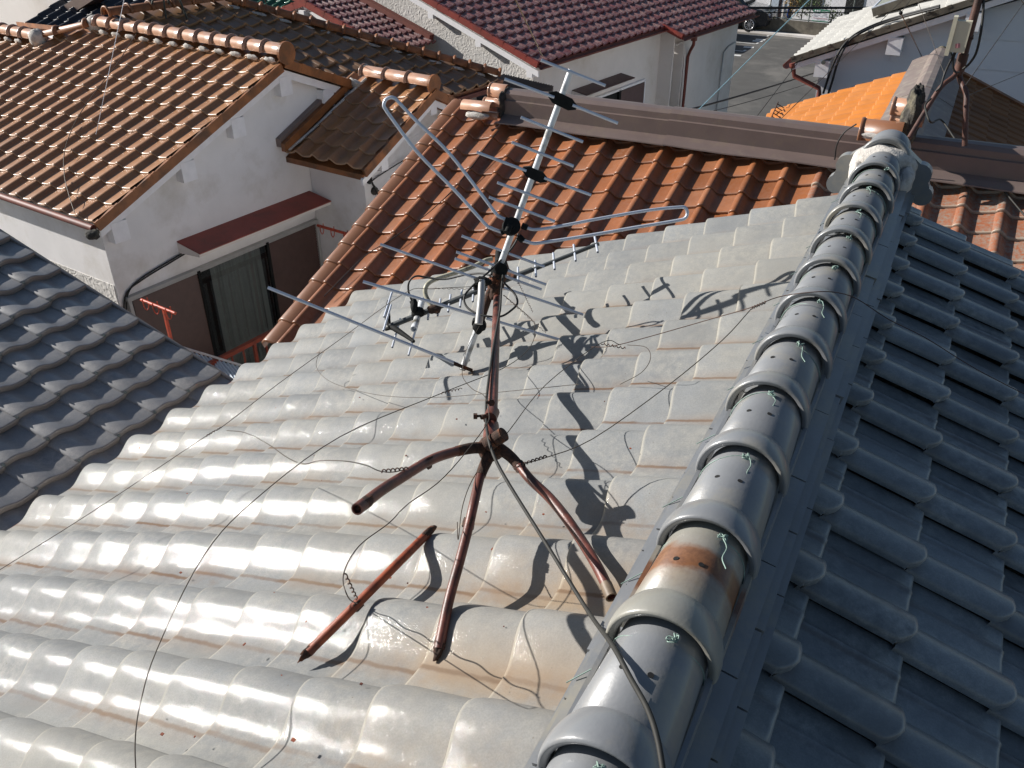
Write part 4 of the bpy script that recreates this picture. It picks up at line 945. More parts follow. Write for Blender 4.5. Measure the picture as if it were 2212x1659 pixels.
# small maroon gabled wing leaning on its wall
sg = thing('small_maroon_gable_house', MF(-4.5, -1, GZ), 'small white gabled wing with dark maroon tiles, left of the long maroon house', 'house')
shA, shB = on(zn(1060, 0), (my, -(my @ MF(0, .12, 0)))), on(zn(1560, 280), (my, -(my @ MF(0, .12, 0))))
sl_ = math.atan2(shA[2] - shB[2], (shB - shA) @ mx); dns = unit(mx * math.cos(sl_) - UP * math.sin(sl_)); nsl = unit(mx * math.sin(sl_) + UP * math.cos(sl_))
SP = thru(nsl, shB); vA, vB = on(zn(600, 8), SP), on(zn(985, 222), SP)
wdt = (shB - vB) @ my; lB = (shB - shB) @ mx
nS = 12; aw = abs(((shB - (vA + vB) / 2) @ my)); cwS = aw / 8
O9 = shB - my * aw + mx * .25 - UP * .25 * math.tan(sl_) - nsl * .045
tiled('east_slope', sg, 'mh', O9, dns, cwS, .24, (0, 8), (0, 12), 'roll', t=.036, amp=1.0)
mb = MB(); upS = -dns; mb.box(shB - my * .07 + upS * 1.4 + nsl * .05, my * .06, upS * 1.6, nsl * .06); mb.build('valley_flashing', 'gut', sg)
rake_tiles(sg, O9 + nsl * .045, upS, -my, nsl, 13, .24, mat='red', w=.05, h=.12)
apx = on(zn(590, 8), (my, -(my @ (O9 + my * .05)))); 
pe_ = O9 + nsl * .02 - UP * .06 + my * .01
tt_ = on(zn(590, 8), (my, -(my @ pe_))); Lt_ = -((tt_ - pe_) @ mx) / math.cos(sl_); top_ = pe_ + upS * Lt_; 
mb = MB(); mb.prism([pe_, top_, top_ - UP * .12, pe_ - UP * .12], my * .03)
lft = top_ - mx * 1.1 - UP * 1.1 * math.tan(sl_); mb.prism([top_, lft, lft - UP * .12, top_ - UP * .12], my * .03); mb.build('bargeboard', 'board', sg)
rake_tiles(sg, top_ + UP * .06, unit(-mx * math.cos(sl_) - UP * math.sin(sl_)), -my, unit(-mx * math.sin(sl_) + UP * math.cos(sl_)), 6, .25, mat='red', w=.05, h=.12)
mb = MB(); mb.box(top_ + my * .0 - UP * .2, mx * .07, my * .08, UP * .10); mb.build('purlin_end', 'board', sg)
mb = MB(); q0 = pe_ + my * .12 - mx * .3; mb.prism([q0 * [1, 1, 0] + UP * GZ, q0 - UP * .1, top_ + my * .12 - UP * .14, lft + my * .12 - UP * .12, (lft + my * .12) * [1, 1, 0] + UP * GZ], my * (aw - .2)); mb.build('wall', 'stucco_grime', sg)
mb = MB(); mb.prism([top_ + my * .0 - UP * .04, lft - UP * .04, lft - UP * .09, top_ - UP * .09], my * aw); mb.build('roof_deck', 'red', sg)

# ================================================================== SCRAPS OF HOUSES ALONG THE TOP LEFT
def simple_roof_house(name, lab, yaw, slope, corner_px, d, mat, cols, rows_, aspect_side, cw=.265, L=.24, kind='roll', wallm='stucco', amp=1.2):
    pl = plane(slope, yaw, d); p = on(corner_px, pl); dn = np.array([math.cos(R(yaw)) * math.cos(R(slope)), math.sin(R(yaw)) * math.cos(R(slope)), -math.sin(R(slope))])
    h = thing(name, [p[0], p[1], GZ], lab, 'house'); ux, upv, nr = slope_axes(dn)
    tiled('roof_slope', h, mat, p - ux * 0, dn, cw, L, cols, rows_, kind, t=.02, amp=amp)
    mb = MB(); deck(mb, p, ux, upv, cols[0] * cw, cols[1] * cw, rows_[0] * L + .05, rows_[1] * L, nr, off=-.006); mb.build('roof_deck', 'mud', h)
    return h, p, ux, upv, nr
# black roof
bk, bp, bux, bup, bnr = simple_roof_house('black_tiled_house', 'dark shaded black tiled roof peeping over the tan ridge at the upper left', -97, 22, (52, 82), 4.75, 'bk', (-1, 8), (0, 13), 1)
mb = MB(); mb.prism([(*((bp + bup * .3)[:2]), GZ), (*((bp + bup * .3 + bux * 2.0)[:2]), GZ), tuple(bp + bup * .3 + bux * 2.0 - UP * .15), tuple(bp + bup * .3 - UP * .15)], bup * [1.6, 1.6, 0]); mb.build('wall', 'stucco', bk)
ridge_row(bk, bp + bup * 2.9 + bnr * .06, bp + bux * 2.1 + bup * 2.9 + bnr * .06, 9, .075, .095, mat='vt', each=False)
# pinkish wall at the far upper left corner
pw = thing('pink_white_house', on((20, 90), zpl(-2.6)) * [1, 1, 0] + [0, 0, GZ], 'pinkish white rendered house wall cut off by the upper left corner', 'house')
cdir = on((40, 82), zpl(-2.6)); W_ = (ly, -(ly @ cdir))
P_ = [on(q, W_) for q in ((-60, 110), (50, 86), (178, 3), (178, -90), (-60, -90))]
mb = MB(); mb.prism(P_, ly * 3); mb.build('wall', 'cream', pw)
mb = MB(); a_, b_ = P_[1], P_[2]; dd = b_ - a_; mb.prism([a_ - dd * .1, b_ + dd * .3, b_ + dd * .3 - UP * .12 + lx * .1, a_ - dd * .1 - UP * .12 + lx * .1], -ly * .25); mb.build('bargeboard', 'flash', pw)
# tan wall
tw = thing('tan_rendered_house', on((300, 60), zpl(-3)) * [1, 1, 0] + [0, 0, GZ], 'tan rough rendered wall strip above the dark brown ridge, beside the green roof', 'house')
c_ = dp((360, 20), 15.); W_ = (ly, -(ly @ c_)); P_ = [on(q, W_) for q in ((262, 5), (322, 22), (352, 60), (470, 60), (470, -60), (262, -60))]
mb = MB(); mb.prism(P_, ly * .4 - lx * .5); mb.build('wall', 'tan', tw)
mb = MB(); mb.prism([P_[0], P_[1], P_[2], P_[2] - UP * .1, P_[1] - UP * .12, P_[0] - UP * .1], -ly * .2); mb.build('roof_edge', 'mud', tw)
# green roof
gr, gp, gux, gup, gnr = simple_roof_house('green_tiled_house', 'house with deep green glazed roof tiles at the top edge, beyond the brown hip roof', -99, 22, (520, 40), 7.2, 'gr', (-1, 6), (-1, 10), 1)
mb = MB(); mb.prism([(*((gp + gup * .3)[:2]), GZ), (*((gp + gup * .3 + gux * 1.5)[:2]), GZ), tuple(gp + gup * .3 + gux * 1.5 - UP * .15), tuple(gp + gup * .3 - UP * .15)], gup * [1.6, 1.6, 0]); mb.build('wall', 'stucco', gr)

# ================================================================== WHITE CLAPBOARD HOUSE (upper right)
WP = plane(23, 180, 1.49); c23, s23 = math.cos(R(23)), math.sin(R(23)); we = on(zp(1225, 1010), WP)
wh = thing('white_clapboard_house', (2, we[1] + 3, GZ), 'white clapboard house with bleached grey roof tiles and a solar panel at the upper right', 'house')
def WZ(x): return we[2] + (x - we[0]) * math.tan(R(23))
O10 = np.array([we[0] - .03, we[1] + 16 * .262, WZ(we[0] - .03)]) - WP[0] * .045
tiled('west_slope', wh, 'wh', O10, np.array([-c23, 0, -s23]), .262, .235, (0, 16), (0, 22), 'wave', t=.024, amp=1.5, round_=.02)
upw = np.array([c23, 0, s23])
mb = MB(); mb.prism([(we[0], we[1] + .02, WZ(we[0]) - .08), (3.2, we[1] + .02, WZ(3.2) - .08), (3.2, we[1] + .02, WZ(3.2) - .14), (we[0], we[1] + .02, WZ(we[0]) - .14)], (0, 4.15, 0)); mb.build('roof_deck', 'conc', wh)
rake_tiles(wh, np.array([we[0] - .03, we[1] + .0, WZ(we[0] - .03)]), upw, -Y1, WP[0], 20, .27, mat='wh_v' if 'wh_v' in M else 'conc', w=.05, h=.085)
mb = MB(); mb.prism([(we[0] + .0, we[1] - .02, WZ(we[0]) - .09), (3.2, we[1] - .02, WZ(3.2) - .09), (3.2, we[1] - .02, WZ(3.2) - .19), (we[0] + .0, we[1] - .02, WZ(we[0]) - .17)], (0, .03, 0)); mb.build('bargeboard', 'board', wh)
for q in (zo(1090, 560), zo(1800, 330), zq(880, 130)):
    p = on(q, yp(we[1])); mb = MB(); mb.box((p[0], we[1] + .06, WZ(p[0]) - .30), (.10, 0, 0), (0, .09, 0), (0, 0, .12)); mb.build('purlin_end', 'board', wh)
wx0 = we[0] + .38; wy = we[1] + .2
mb = MB(); mb.prism([(wx0, wy, GZ), (5, wy, GZ), (5, wy, WZ(4)), (wx0, wy, WZ(wx0) - .13)], (0, 3.8, 0)); mb.build('wall', 'clad', wh)
mb = MB()
z = -4.6; 
while z < WZ(3.5):
    xs = max(wx0 + .02, we[0] + (z + .40 - we[2]) / math.tan(R(23)) + .32)
    if xs < 4.2: mb.add([(xs, wy - .004, z + .398), (4.5, wy - .004, z + .398), (4.5, wy - .016, z + .004), (xs, wy - .016, z + .004), (4.5, wy - .0, z + .004), (xs, wy - .0, z + .004)], [(0, 3, 2, 1), (3, 5, 4, 2)])
    z += .40
mb.build('clapboard_siding', 'clad', wh); bpy.data.objects['clapboard_siding']['kind'] = 'stuff'
gutter(wh, np.array([we[0] - .09, we[1] - .02, we[2] - .11]), np.array([we[0] - .09, we[1] + 4.2, we[2] - .11]), X1, .06)
mb = MB(); gp_ = [on(zo(*q), yp(we[1] + .02)) for q in ((790, 610), (795, 655), (805, 735), (1045, 855), (1045, 910))]
mb.tube([gp_[0], gp_[0] * .5 + gp_[1] * .5, gp_[1], gp_[1] + [0, 0, -.01]], .05, 8, radii=[.055, .055, .055, .038]); mb.tube([gp_[1], gp_[2], gp_[3], gp_[4], gp_[4] - UP * 3.5], .037, 8); mb.build('downpipe', 'gut', wh)
mb = MB(); disc(mb, on(zo(1088, 602), yp(we[1] - .03)), -Y1, .03, .03, 12); mb.build('wire_anchor', 'steel', wh)
# solar panel
sp = thing('solar_panel', on(zo(1800, 120), WP), 'glass topped solar panel box lying on the bleached grey roof', 'solar panel')
q0 = on(zo(1575, 195), WP) + WP[0] * .05; q1 = q0 + upw * 2.4; qd = Y1 * 1.9
mb = MB(); mb.prism([q0, q1, q1 + qd, q0 + qd], WP[0] * .13); mb.build('case', 'conc', sp)
mb = MB(); mb.prism([q0 + WP[0] * .132 + upw * .05 + Y1 * .06, q1 + WP[0] * .132 - upw * .05 + Y1 * .06, q1 + WP[0] * .132 - upw * .05 + qd - Y1 * .06, q0 + WP[0] * .132 + upw * .05 + qd - Y1 * .06], WP[0] * .004); mb.build('glass', 'panel' if 'panel' in M else 'corr', sp)
mb = MB()
for a_ in (.02, .5, 1.2, 1.9): mb.box(q0 + upw * a_ + qd * .5 + WP[0] * .138, upw * .014, qd * .49, WP[0] * .006)
mb.box(q0 + upw * 1.2 + WP[0] * .138 + Y1 * .03, upw * 1.2, Y1 * .03, WP[0] * .008); mb.build('frame_bar', 'alu', sp)
# two fat black cables draped over that roof
for off in (0, .055):
    pts = [on(zo(1085 + off * 900, 905), yp(wy - .12)), on(zo(1128 + off * 900, 770), yp(wy - .14)), on(zo(1175 + off * 700, 640), yp(wy - .3)), on(zo(1240 + off * 550, 500), yp(we[1] - .12)), on(zo(1320 + off * 350, 395), yp(we[1] - .06))]
    for q in ((1430, 312), (1600, 232), (1800, 165), (2000, 110), (2212, 55)): pts.append(on(zo(q[0], q[1] + off * 300), thru(WP[0], we + WP[0] * .06)))
    mb = MB(); mb.tube(curve_pts(pts, 6), .017, 8); o = mb.build('power_cable', 'cable', origin=pts[0])
    tag(o, ('outer' if off == 0 else 'inner') + ' of the two thick black cables curving over the bleached roof edge', 'cable', 'thick black cables on the clapboard house')
# ================================================================== PARKING LOT
def bay(a, b, wd=.10):
    a, b = np.array(a), np.array(b); d = unit(b - a); n = np.array([-d[1], d[0], 0]) * wd / 2
    mb.add([a - n, b - n, b + n, a + n], [(0, 1, 2, 3)])
LZ_ = GZ + .024; G_ = zpl(LZ_)
mb = MB()
l = [(zp(230, 590), zp(750, 635)), (zp(215, 730), zp(560, 765)), (zp(165, 875), zp(340, 893))]
for a_, b_ in l:
    A_, B_ = on(a_, G_), on(b_, G_); d = unit(B_ - A_); bay(A_ - d * 5, B_); bay(B_, B_ + np.array([d[1], -d[0], 0]) * -.35 + np.array([0, 0, 0]))
for q in (zp(825, 580), zp(640, 690), zp(590, 715), zp(208, 962), zp(435, 822)):
    p = on(q, G_); mb.box(p, (.22, .02, 0), (-.015, .16, 0), (0, 0, .002))
o = mb.build('parking_marking', 'paint', origin=(-7, 38, GZ)); tag(o, kind='structure')
CZ_ = GZ + .02
k0, k1 = on(zp(680, 440), zpl(GZ + .3)), on(zp(1900, 560), zpl(GZ + .3)); kd = unit(k1 - k0); kn = np.array([-kd[1], kd[0], 0])
kl, kr = k0 - kd * 8, k1 + kd * 14
kw = thing('kerb_wall', (kl + kr) / 2 * [1, 1, 0] + [0, 0, GZ], 'low weathered concrete kerb wall closing the far side of the parking lot', 'wall')
mb = MB(); mb.prism([kl * [1, 1, 0] + UP * GZ, kr * [1, 1, 0] + UP * GZ, kr * [1, 1, 0] + UP * (GZ + .62), kl * [1, 1, 0] + UP * (GZ + .62)], kn * .18); mb.build('block_wall', 'conc', kw)
mb = MB(); mb.prism([kl * [1, 1, 0] + UP * GZ - kn * .5, kr * [1, 1, 0] + UP * GZ - kn * .5, kr * [1, 1, 0] + UP * (GZ + .09) - kn * .5, kl * [1, 1, 0] + UP * (GZ + .09) - kn * .5], kn * .48); mb.build('kerb_strip', 'cream', kw)
fz0, fz1 = GZ + .62, GZ + 2.25; base = kl * [1, 1, 0] + kn * .09; FL = np.linalg.norm((kr - kl)[:2])
fe = thing('chain_link_fence', (base + kd * FL / 2) + UP * fz0, 'green grey chain link fence on the kerb wall in front of the white house', 'fence')
for i in range(int(FL / 1.9) + 1):
    mb = MB(); p = base + kd * (i * 1.9 + .6); mb.tube([p + UP * fz0, p + UP * fz1], .03, 6); mb.build('post', 'steel', fe)
for z_ in (fz1, fz0 + .06):
    mb = MB(); mb.tube([base + UP * z_, base + kd * FL + UP * z_], .025, 6); mb.build('rail', 'steel', fe)
mb = MB(); n_ = int(FL / .22); H_ = fz1 - fz0 - .08
for i in range(n_):
    for sg_ in (1, -1):
        a_ = base + kd * (i * .22) + UP * (fz0 + .06 if sg_ == 1 else fz1 - .03); b_ = a_ + kd * H_ + UP * (sg_ * H_)
        mb.tube([a_, b_], .0022, 3, caps=False)
mb.build('chain_mesh', 'steel', fe)
def onf(q, off): return on(q, thru(kn, base + kn * off))
sgn_ = thing('notice_board', onf(zp(1680, 370), -.06), 'green headed white notice board hung on the chain link fence', 'sign')
s00, s10, s01, s11 = onf(zp(1530, 365), -.06), onf(zp(1815, 372), -.06), onf(zp(1545, 150), -.06), onf(zp(1835, 150), -.06)
su = unit(kd); sw = (s10 - s00) @ su; shh = s01[2] - s00[2]
def SB(a, b, off=0): return s00 + su * a * sw + UP * b * shh - kn * off
mb = MB(); mb.prism([SB(0, 0), SB(1, 0), SB(1, 1), SB(0, 1)], kn * .02); mb.build('board', 'swhite', sgn_)
mb = MB(); mb.prism([SB(0, .76, .004), SB(1, .76, .004), SB(1, 1, .004), SB(0, 1, .004)], kn * .003); mb.prism([SB(0, 0, .004), SB(1, 0, .004), SB(1, .07, .004), SB(0, .07, .004)], kn * .003); mb.build('green_band', 'sgreen', sgn_)
mb = MB(); rg = random.Random(4)
def glyph(mb, a, b, h_):
    for _ in range(3):
        if rg.random() < .5: mb.prism([SB(a, b + rg.random() * h_, .008), SB(a + .022, b + rg.random() * h_, .008), SB(a + .022, b + h_ * .9, .008), SB(a, b + h_ * .8, .008)], kn * .002)
    mb.prism([SB(a + .002, b, .009), SB(a + .008, b, .009), SB(a + .008, b + h_, .009), SB(a + .002, b + h_, .009)], kn * .001)
    mb.prism([SB(a, b + h_ * .5, .0095), SB(a + .02, b + h_ * .5, .0095), SB(a + .02, b + h_ * .66, .0095), SB(a, b + h_ * .66, .0095)], kn * .001)
for row, (b_, spans) in enumerate(((.64, ((.05, .45), (.6, .85))), (.50, ((.05, .22), (.3, .42), (.58, .9))), (.40, ((.05, .33), (.5, .62), (.8, .93))), (.13, ((.3, .8),)))):
    for s0, s1 in spans:
        a_ = s0
        while a_ < s1: glyph(mb, a_, b_, .05); a_ += .032
mb.build('lettering', 'stext', sgn_)
mb = MB(); a_ = .06
while a_ < .93: glyph(mb, a_, .24, .06); a_ += .034
mb.build('red_lettering', 'stextr', sgn_)
mb = MB(); a_ = .5
while a_ < .93: glyph(mb, a_, .83, .06); a_ += .03
mb.box(SB(.4, .87, .008), su * .03 * sw, kn * .002, UP * .07 * shh); disc(mb, SB(.13, .87, .006), -kn, .05 * sw, .004, 12); mb.prism([SB(.2, .8, .008), SB(.33, .8, .008), SB(.31, .94, .008), SB(.23, .94, .008)], kn * .002); mb.build('white_lettering', 'swhite', sgn_)
# white house behind the fence
fh = thing('white_house_beyond_fence', base + kd * FL / 2 + kn * 4.5, 'plain white walled house with dark doorways beyond the chain link fence', 'house')
fo = base + kn * 3.0
mb = MB(); mb.prism([fo + UP * GZ, fo + kd * FL + UP * GZ, fo + kd * FL + UP * (GZ + 5), fo + UP * (GZ + 5)], kn * 6); mb.build('wall', 'board', fh)
def onh(q, off=-.03): return on(q, thru(kn, fo + kn * off))
def patch(name, mat, x0, x1, ytop, ybot, off=-.03, th=.03):
    a_, b_ = onh(zp(x0, ybot), off), onh(zp(x1, ybot), off); zt = onh(zp((x0 + x1) / 2, ytop), off)[2]; zb_ = max(min(a_[2], b_[2]), GZ + .05)
    a_[2] = b_[2] = zb_; c_, d_ = b_.copy(), a_.copy(); c_[2] = d_[2] = zt + (1.5 if ytop < 5 else 0)
    mb = MB(); mb.prism([a_, b_, c_, d_], kn * th); return mb.build(name, mat, fh)
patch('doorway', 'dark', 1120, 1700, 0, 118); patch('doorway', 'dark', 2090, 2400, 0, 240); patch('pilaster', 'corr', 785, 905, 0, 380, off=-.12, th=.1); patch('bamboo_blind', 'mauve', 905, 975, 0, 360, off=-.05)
patch('side_panel', 'corr', 990, 1120, 0, 200, off=-.06); patch('white_door', 'cream', 985, 1010, 10, 380, off=-.09)
bb = onf(zp(1150, 160), .9); mb = MB(); mb.tube([bb * [1, 1, 0] + UP * GZ, bb * [1, 1, 0] + UP * (GZ + 1.0), bb * [1, 1, 0] + UP * (bb[2] + .05)], .1, 10, radii=[.09, .09, .13]); o = mb.build('blue_bin', 'bluep', origin=bb * [1, 1, 0] + UP * GZ); tag(o, 'narrow blue plastic bin standing by the white wall behind the fence', 'bin')
def plant(px, h_, wd_, mat, lab, n=420, seed=1):
    b_ = onf(px, .7); b_ = b_ * [1, 1, 0] + UP * (GZ + .55); t = thing('garden_plant', b_, lab, 'plant'); rg = random.Random(seed)
    mb = MB(); mb.tube([b_, b_ + UP * h_ * .55, b_ + UP * h_ * .8 + X1 * .05], .03, 5, radii=[.035, .02, .008])
    for k in range(5): a0 = b_ + UP * h_ * rg.uniform(.3, .6); mb.tube([a0, a0 + np.array([rg.uniform(-.5, .5) * wd_, rg.uniform(-.3, .3) * wd_, h_ * .3])], .01, 4)
    mb.build('stem', 'conc', t); mb = MB()
    for _ in range(n):
        cl = rg.choice([(0, 0, .5), (-.3, 0, .65), (.35, .1, .6), (.05, -.1, .9), (-.15, .1, .25), (.25, 0, .3)])
        p = b_ + np.array([cl[0] * wd_ + rg.gauss(0, .16) * wd_, cl[1] * wd_ + rg.gauss(0, .15) * wd_, h_ * cl[2] + rg.gauss(0, .10) * h_])
        u_ = np.array([rg.gauss(0, 1), rg.gauss(0, 1), rg.gauss(0, 1)]); u_ /= np.linalg.norm(u_); v_ = np.cross(u_, [rg.random(), rg.random(), rg.random() + .1]); v_ /= np.linalg.norm(v_); s_ = rg.uniform(.03, .06)
        mb.add([p - u_ * s_, p + v_ * s_ * .5, p + u_ * s_, p - v_ * s_ * .5], [(0, 1, 2, 3)])
    mb.build('foliage', mat, t)
plant(zp(1140, 420), 1.25, .75, 'leafo', 'ochre leaved shrub behind the fence, left of the notice board', seed=2)
plant(zp(1330, 430), 1.6, .6, 'leaf', 'tall green shrub behind the fence between the ochre shrub and the notice board', seed=3)
plant(zp(1560, 440), 1.2, .9, 'leaf', 'spreading dark green plant just under the notice board', seed=5)
plant(zp(1860, 440), .6, 1.0, 'leaf', 'low light green ground plants behind the fence, right of the notice board', seed=6)
# cars
def make_car(lab):
    c = thing('parked_car', (0, 0, GZ + .024), lab, 'car', 'black cars parked across the lot')
    # profile along x (front at +x), length 4.5
    prof = [(-2.2, .35), (-2.25, .8), (-2.15, 1.15), (-1.75, 1.62), (-1.2, 1.70), (.25, 1.68), (.75, 1.5), (1.15, 1.12), (1.85, 1.02), (2.18, .85), (2.27, .55), (2.2, .32), (1.75, .24), (-1.7, .24)]
    secs = []; n = len(prof)
    for yy, sc_, dz in ((-.88, .0, 0), (-.86, .4, 0), (-.74, 1, 0), (-.4, 1.03, .01), (.4, 1.03, .01), (.74, 1, 0), (.86, .4, 0), (.88, 0, 0)):
        row = []
        for x, z in prof:
            zz = z
            if abs(yy) > .8: zz = min(z, 1.0 if abs(yy) < .87 else .95); xx = x * .985 if abs(x) > 1.9 else x
            else: xx = x + (0.03 if x > 2 and abs(yy) < .5 else 0)
            row.append((xx, yy, zz + (dz if z > 1.4 else 0)))
        secs.append(row)
    mb = MB(); vs = sum(secs, [])
    mb.add(vs, [(i * n + k, i * n + (k + 1) % n, (i + 1) * n + (k + 1) % n, (i + 1) * n + k) for i in range(len(secs) - 1) for k in range(n)], False); mb.add(secs[0], [tuple(range(n))[::-1]]); mb.add(secs[-1], [tuple(range(n))])
    WORLD[c] = np.zeros(3); mb.build('body', 'carp', c)
    mb = MB(); mb.add([(.30, -.66, 1.66), (.30, .66, 1.66), (1.12, .72, 1.15), (1.12, -.72, 1.15)], [(0, 1, 2, 3)]); mb.v = [(x + .03, y, z + .02) for x, y, z in mb.v]; mb.build('windscreen', 'glassc' if 'glassc' in M else 'dark', c)
    for s_ in (-1, 1):
        mb = MB(); mb.prism([(.62, s_ * .80, 1.5), (.98, s_ * .875, 1.12), (-.1, s_ * .885, 1.10), (-.1, s_ * .77, 1.6)], (0, s_ * .012, 0)); mb.build('side_window', 'dark', c)
        mb = MB(); mb.prism([(-.2, s_ * .77, 1.6), (-.2, s_ * .885, 1.10), (-1.6, s_ * .885, 1.12), (-1.5, s_ * .77, 1.55)], (0, s_ * .012, 0)); mb.build('side_window', 'dark', c)
        mb = MB(); lump(mb, np.array([2.1, s_ * .66, .80]), (np.array([.15, -s_ * .02, 0]), np.array([0, .17, 0]), np.array([-.05, 0, .075])), 3, 10, 0.0); mb.build('headlight', 'lamp', c)
        for x in (1.38, -1.38):
            mb = MB(); cc = np.array([x, s_ * .80, .33]); disc(mb, cc - [0, s_ * .1, 0], np.array([0, s_, 0]), .33, .2, 28); w = mb.build('wheel', 'tyre', c)
            mb = MB(); disc(mb, cc + [0, s_ * .101, 0], np.array([0, s_, 0]), .225, .004, 24); rm = mb.build('wheel_well', 'dark', c); rm.parent = w
            mb = MB(); ring_ = [cc + np.array([.215 * math.cos(q), s_ * .112, .215 * math.sin(q)]) for q in np.linspace(0, 2 * math.pi, 25)]; mb.tube(ring_, .018, 6, caps=False)
            for k in range(10):
                q = 2 * math.pi * k / 10; d_ = np.array([math.cos(q), 0, math.sin(q)]); e_ = np.array([-math.sin(q), 0, math.cos(q)]); mb.box(cc + d_ * .12 + [0, s_ * .112, 0], d_ * .095, e_ * .016, (0, .008, 0))
            disc(mb, cc + [0, s_ * .105, 0], np.array([0, s_, 0]), .04, .02, 12); rm = mb.build('rim', 'rim', c); rm.parent = w
    mb = MB(); mb.box((2.30, 0, .55), (.012, 0, 0), (0, .17, 0), (0, 0, .085)); mb.build('number_plate', 'plate', c)
    mb = MB(); 
    for k in range(4): mb.box((2.275, 0, .70 + k * .035), (.02, 0, 0), (0, .45, 0), (0, 0, .008))
    mb.build('grille', 'rim', c)
    mb = MB(); mb.tube([(-.9, .62, 1.73), (.2, .62, 1.72)], .015, 5); mb.tube([(-.9, -.62, 1.73), (.2, -.62, 1.72)], .015, 5); mb.build('roof_rail', 'rim', c)
    return c
car = make_car('black car with bright alloy wheel nosing out from behind the maroon roof')
wf_ = on(zp(425, 560), zpl(GZ + .02)); cdir_ = unit(on(l[0][1], G_) - on(l[0][0], G_)); cl_ = np.array([-cdir_[1], cdir_[0], 0])
cpos = wf_ - cdir_ * 1.38 + cl_ * .92; ang = math.atan2(cdir_[1], cdir_[0])
def setcar(c, pos): c.location = Vector((pos[0], pos[1], GZ + .024)); c.rotation_euler = (0, 0, ang)
setcar(car, cpos)
def copy_tree(o, parent=None):
    c = o.copy(); COL.objects.link(c)
    if parent is not None: c.parent = parent
    for ch in list(o.children): copy_tree(ch, c)
    return c
step = on(l[1][1], G_) - on(l[0][1], G_)
for k, lab in ((1, 'hidden black car whose shadow falls on the second bay of the lot'), (2, 'hidden black car whose shadow falls on the nearest bay of the lot')):
    c = copy_tree(car); c['label'] = lab; setcar(c, cpos + step * (k * 1.35) - cdir_ * 1.6)

# ================================================================== FALLEN MAST AND ITS AERIALS
KF = [None]
def cd(px, py, z):
    k = KF[0] if KF[0] else 1.035 + .07 * min(1.15, max(0, z - 2.2))
    return dp((px, py), z * k)
hub = cd(1060, 965, 2.17); mtop = cd(1076, 543, 3.72); Mdir = unit(mtop - hub)
mast = thing('aerial_mast', RP(950, 1405, -.02), 'rusty toppled aerial mast with three splayed bent legs on the glossy grey tiles', 'mast')
mb = MB(); mb.tube([cd(1062, 935, 2.25), cd(1068, 800, 2.60), cd(1073, 660, 3.05), cd(1074, 630, 3.17)], .0145, 14); mb.build('mast_tube', 'rust', mast)
mb = MB(); mb.tube([cd(1074, 640, 3.14), cd(1078, 560, 3.62), cd(1078, 543, 3.74)], .0155, 12); mb.build('mast_top', 'rustf', mast)
mb = MB(); mb.tube([hub - Mdir * .03, hub + Mdir * .13], .021, 14, radii=[.024, .0205]); mb.tube([cd(1058, 905, 2.26), cd(1065, 890, 2.30)], .019, 12); mb.build('mast_socket', 'rust', mast)
mb = MB(); lump(mb, hub + CF * -.0 - CU * .006, (CR * .036, CU * .034, CF * .04), 12, 14, .12)
disc(mb, cd(1072, 948, 2.12), CR * .75 + CU * .5 - CF * .45, .019, .026, 18); mb.tube([cd(1052, 962, 2.13), cd(1068, 950, 2.12)], .019, 12); mb.build('hub', 'rustf', mast)
mb = MB(); mb.tube([cd(1048, 899, 2.2), cd(1040, 902, 2.19)], .006, 8); disc(mb, cd(1031, 899, 2.19), -CR, .008, .01, 6); mb.tube([cd(1031, 899, 2.19), cd(1050, 897, 2.22)], .0035, 6)
disc(mb, cd(1062, 870, 2.28), -CF, .010, .014, 6); mb.tube([cd(1050, 868, 2.28), cd(1068, 872, 2.28)], .005, 6); mb.build('clamp_bolt', 'rustf', mast)
def leg(pts, r0, mats, split, end_open=True):
    P_ = curve_pts([cd(*p) for p in pts], 8); k = int(len(P_) * split)
    mb = MB(); mb.tube(P_[:k + 1], r0 * 1.12, 14, radii=[r0 * 1.30 - (r0 * .22) * i / max(1, k) for i in range(k + 1)]); a = mb.build('leg_socket', mats[0], mast)
    mb = MB(); mb.tube(P_[k:], r0, 14, caps=False)
    e, d = P_[-1], unit(P_[-1] - P_[-2]); mb.pipe(e - d * .03, e, r0 * 1.02, 14); L_ = mb.build('leg', mats[1], mast); a.parent = L_
    return P_
PL = leg([(1052, 968, 2.15), (1020, 968, 2.12), (975, 978, 2.07), (930, 994, 2.0), (870, 1030, 1.88), (820, 1062, 1.78), (771, 1100, 1.68)], .0125, ('rustf', 'rust'), .30)
PC = leg([(1056, 985, 2.14), (1038, 1028, 2.10), (1023, 1090, 2.03), (1013, 1135, 2.0), (993, 1212, 1.945), (969, 1300, 1.89), (948, 1402, 1.835)], .0122, ('rustf', 'rust'), .18)
PRg = leg([(1075, 966, 2.15), (1100, 984, 2.13), (1121, 1006, 2.11), (1146, 1036, 2.07), (1186, 1074, 2.03), (1220, 1115, 1.97), (1248, 1155, 1.93), (1280, 1206, 1.87), (1303, 1249, 1.83), (1320, 1288, 1.79)], .0125, ('rustf', 'rust'), .22)
mb = MB(); rg = random.Random(3)
for P_, f_, tw_ in ((PL, .52, 1), (PRg, .24, 1), (PC, .48, 1)):      # wire wound round the legs
    mb = MB(); i = int(len(P_) * f_); c = P_[i]; d = unit(P_[i + 1] - P_[i]); q = unit(np.cross(d, UP)); p_ = np.cross(d, q)
    pts = [c + d * (t * .0011 - .01) + (.0155 + rg.uniform(0, .0015)) * (math.cos(t * 2.1) * q + math.sin(t * 2.1) * p_) for t in range(22)]; mb.tube(pts, .0019, 5); mb.build('leg_binding', 'rwire', mast)
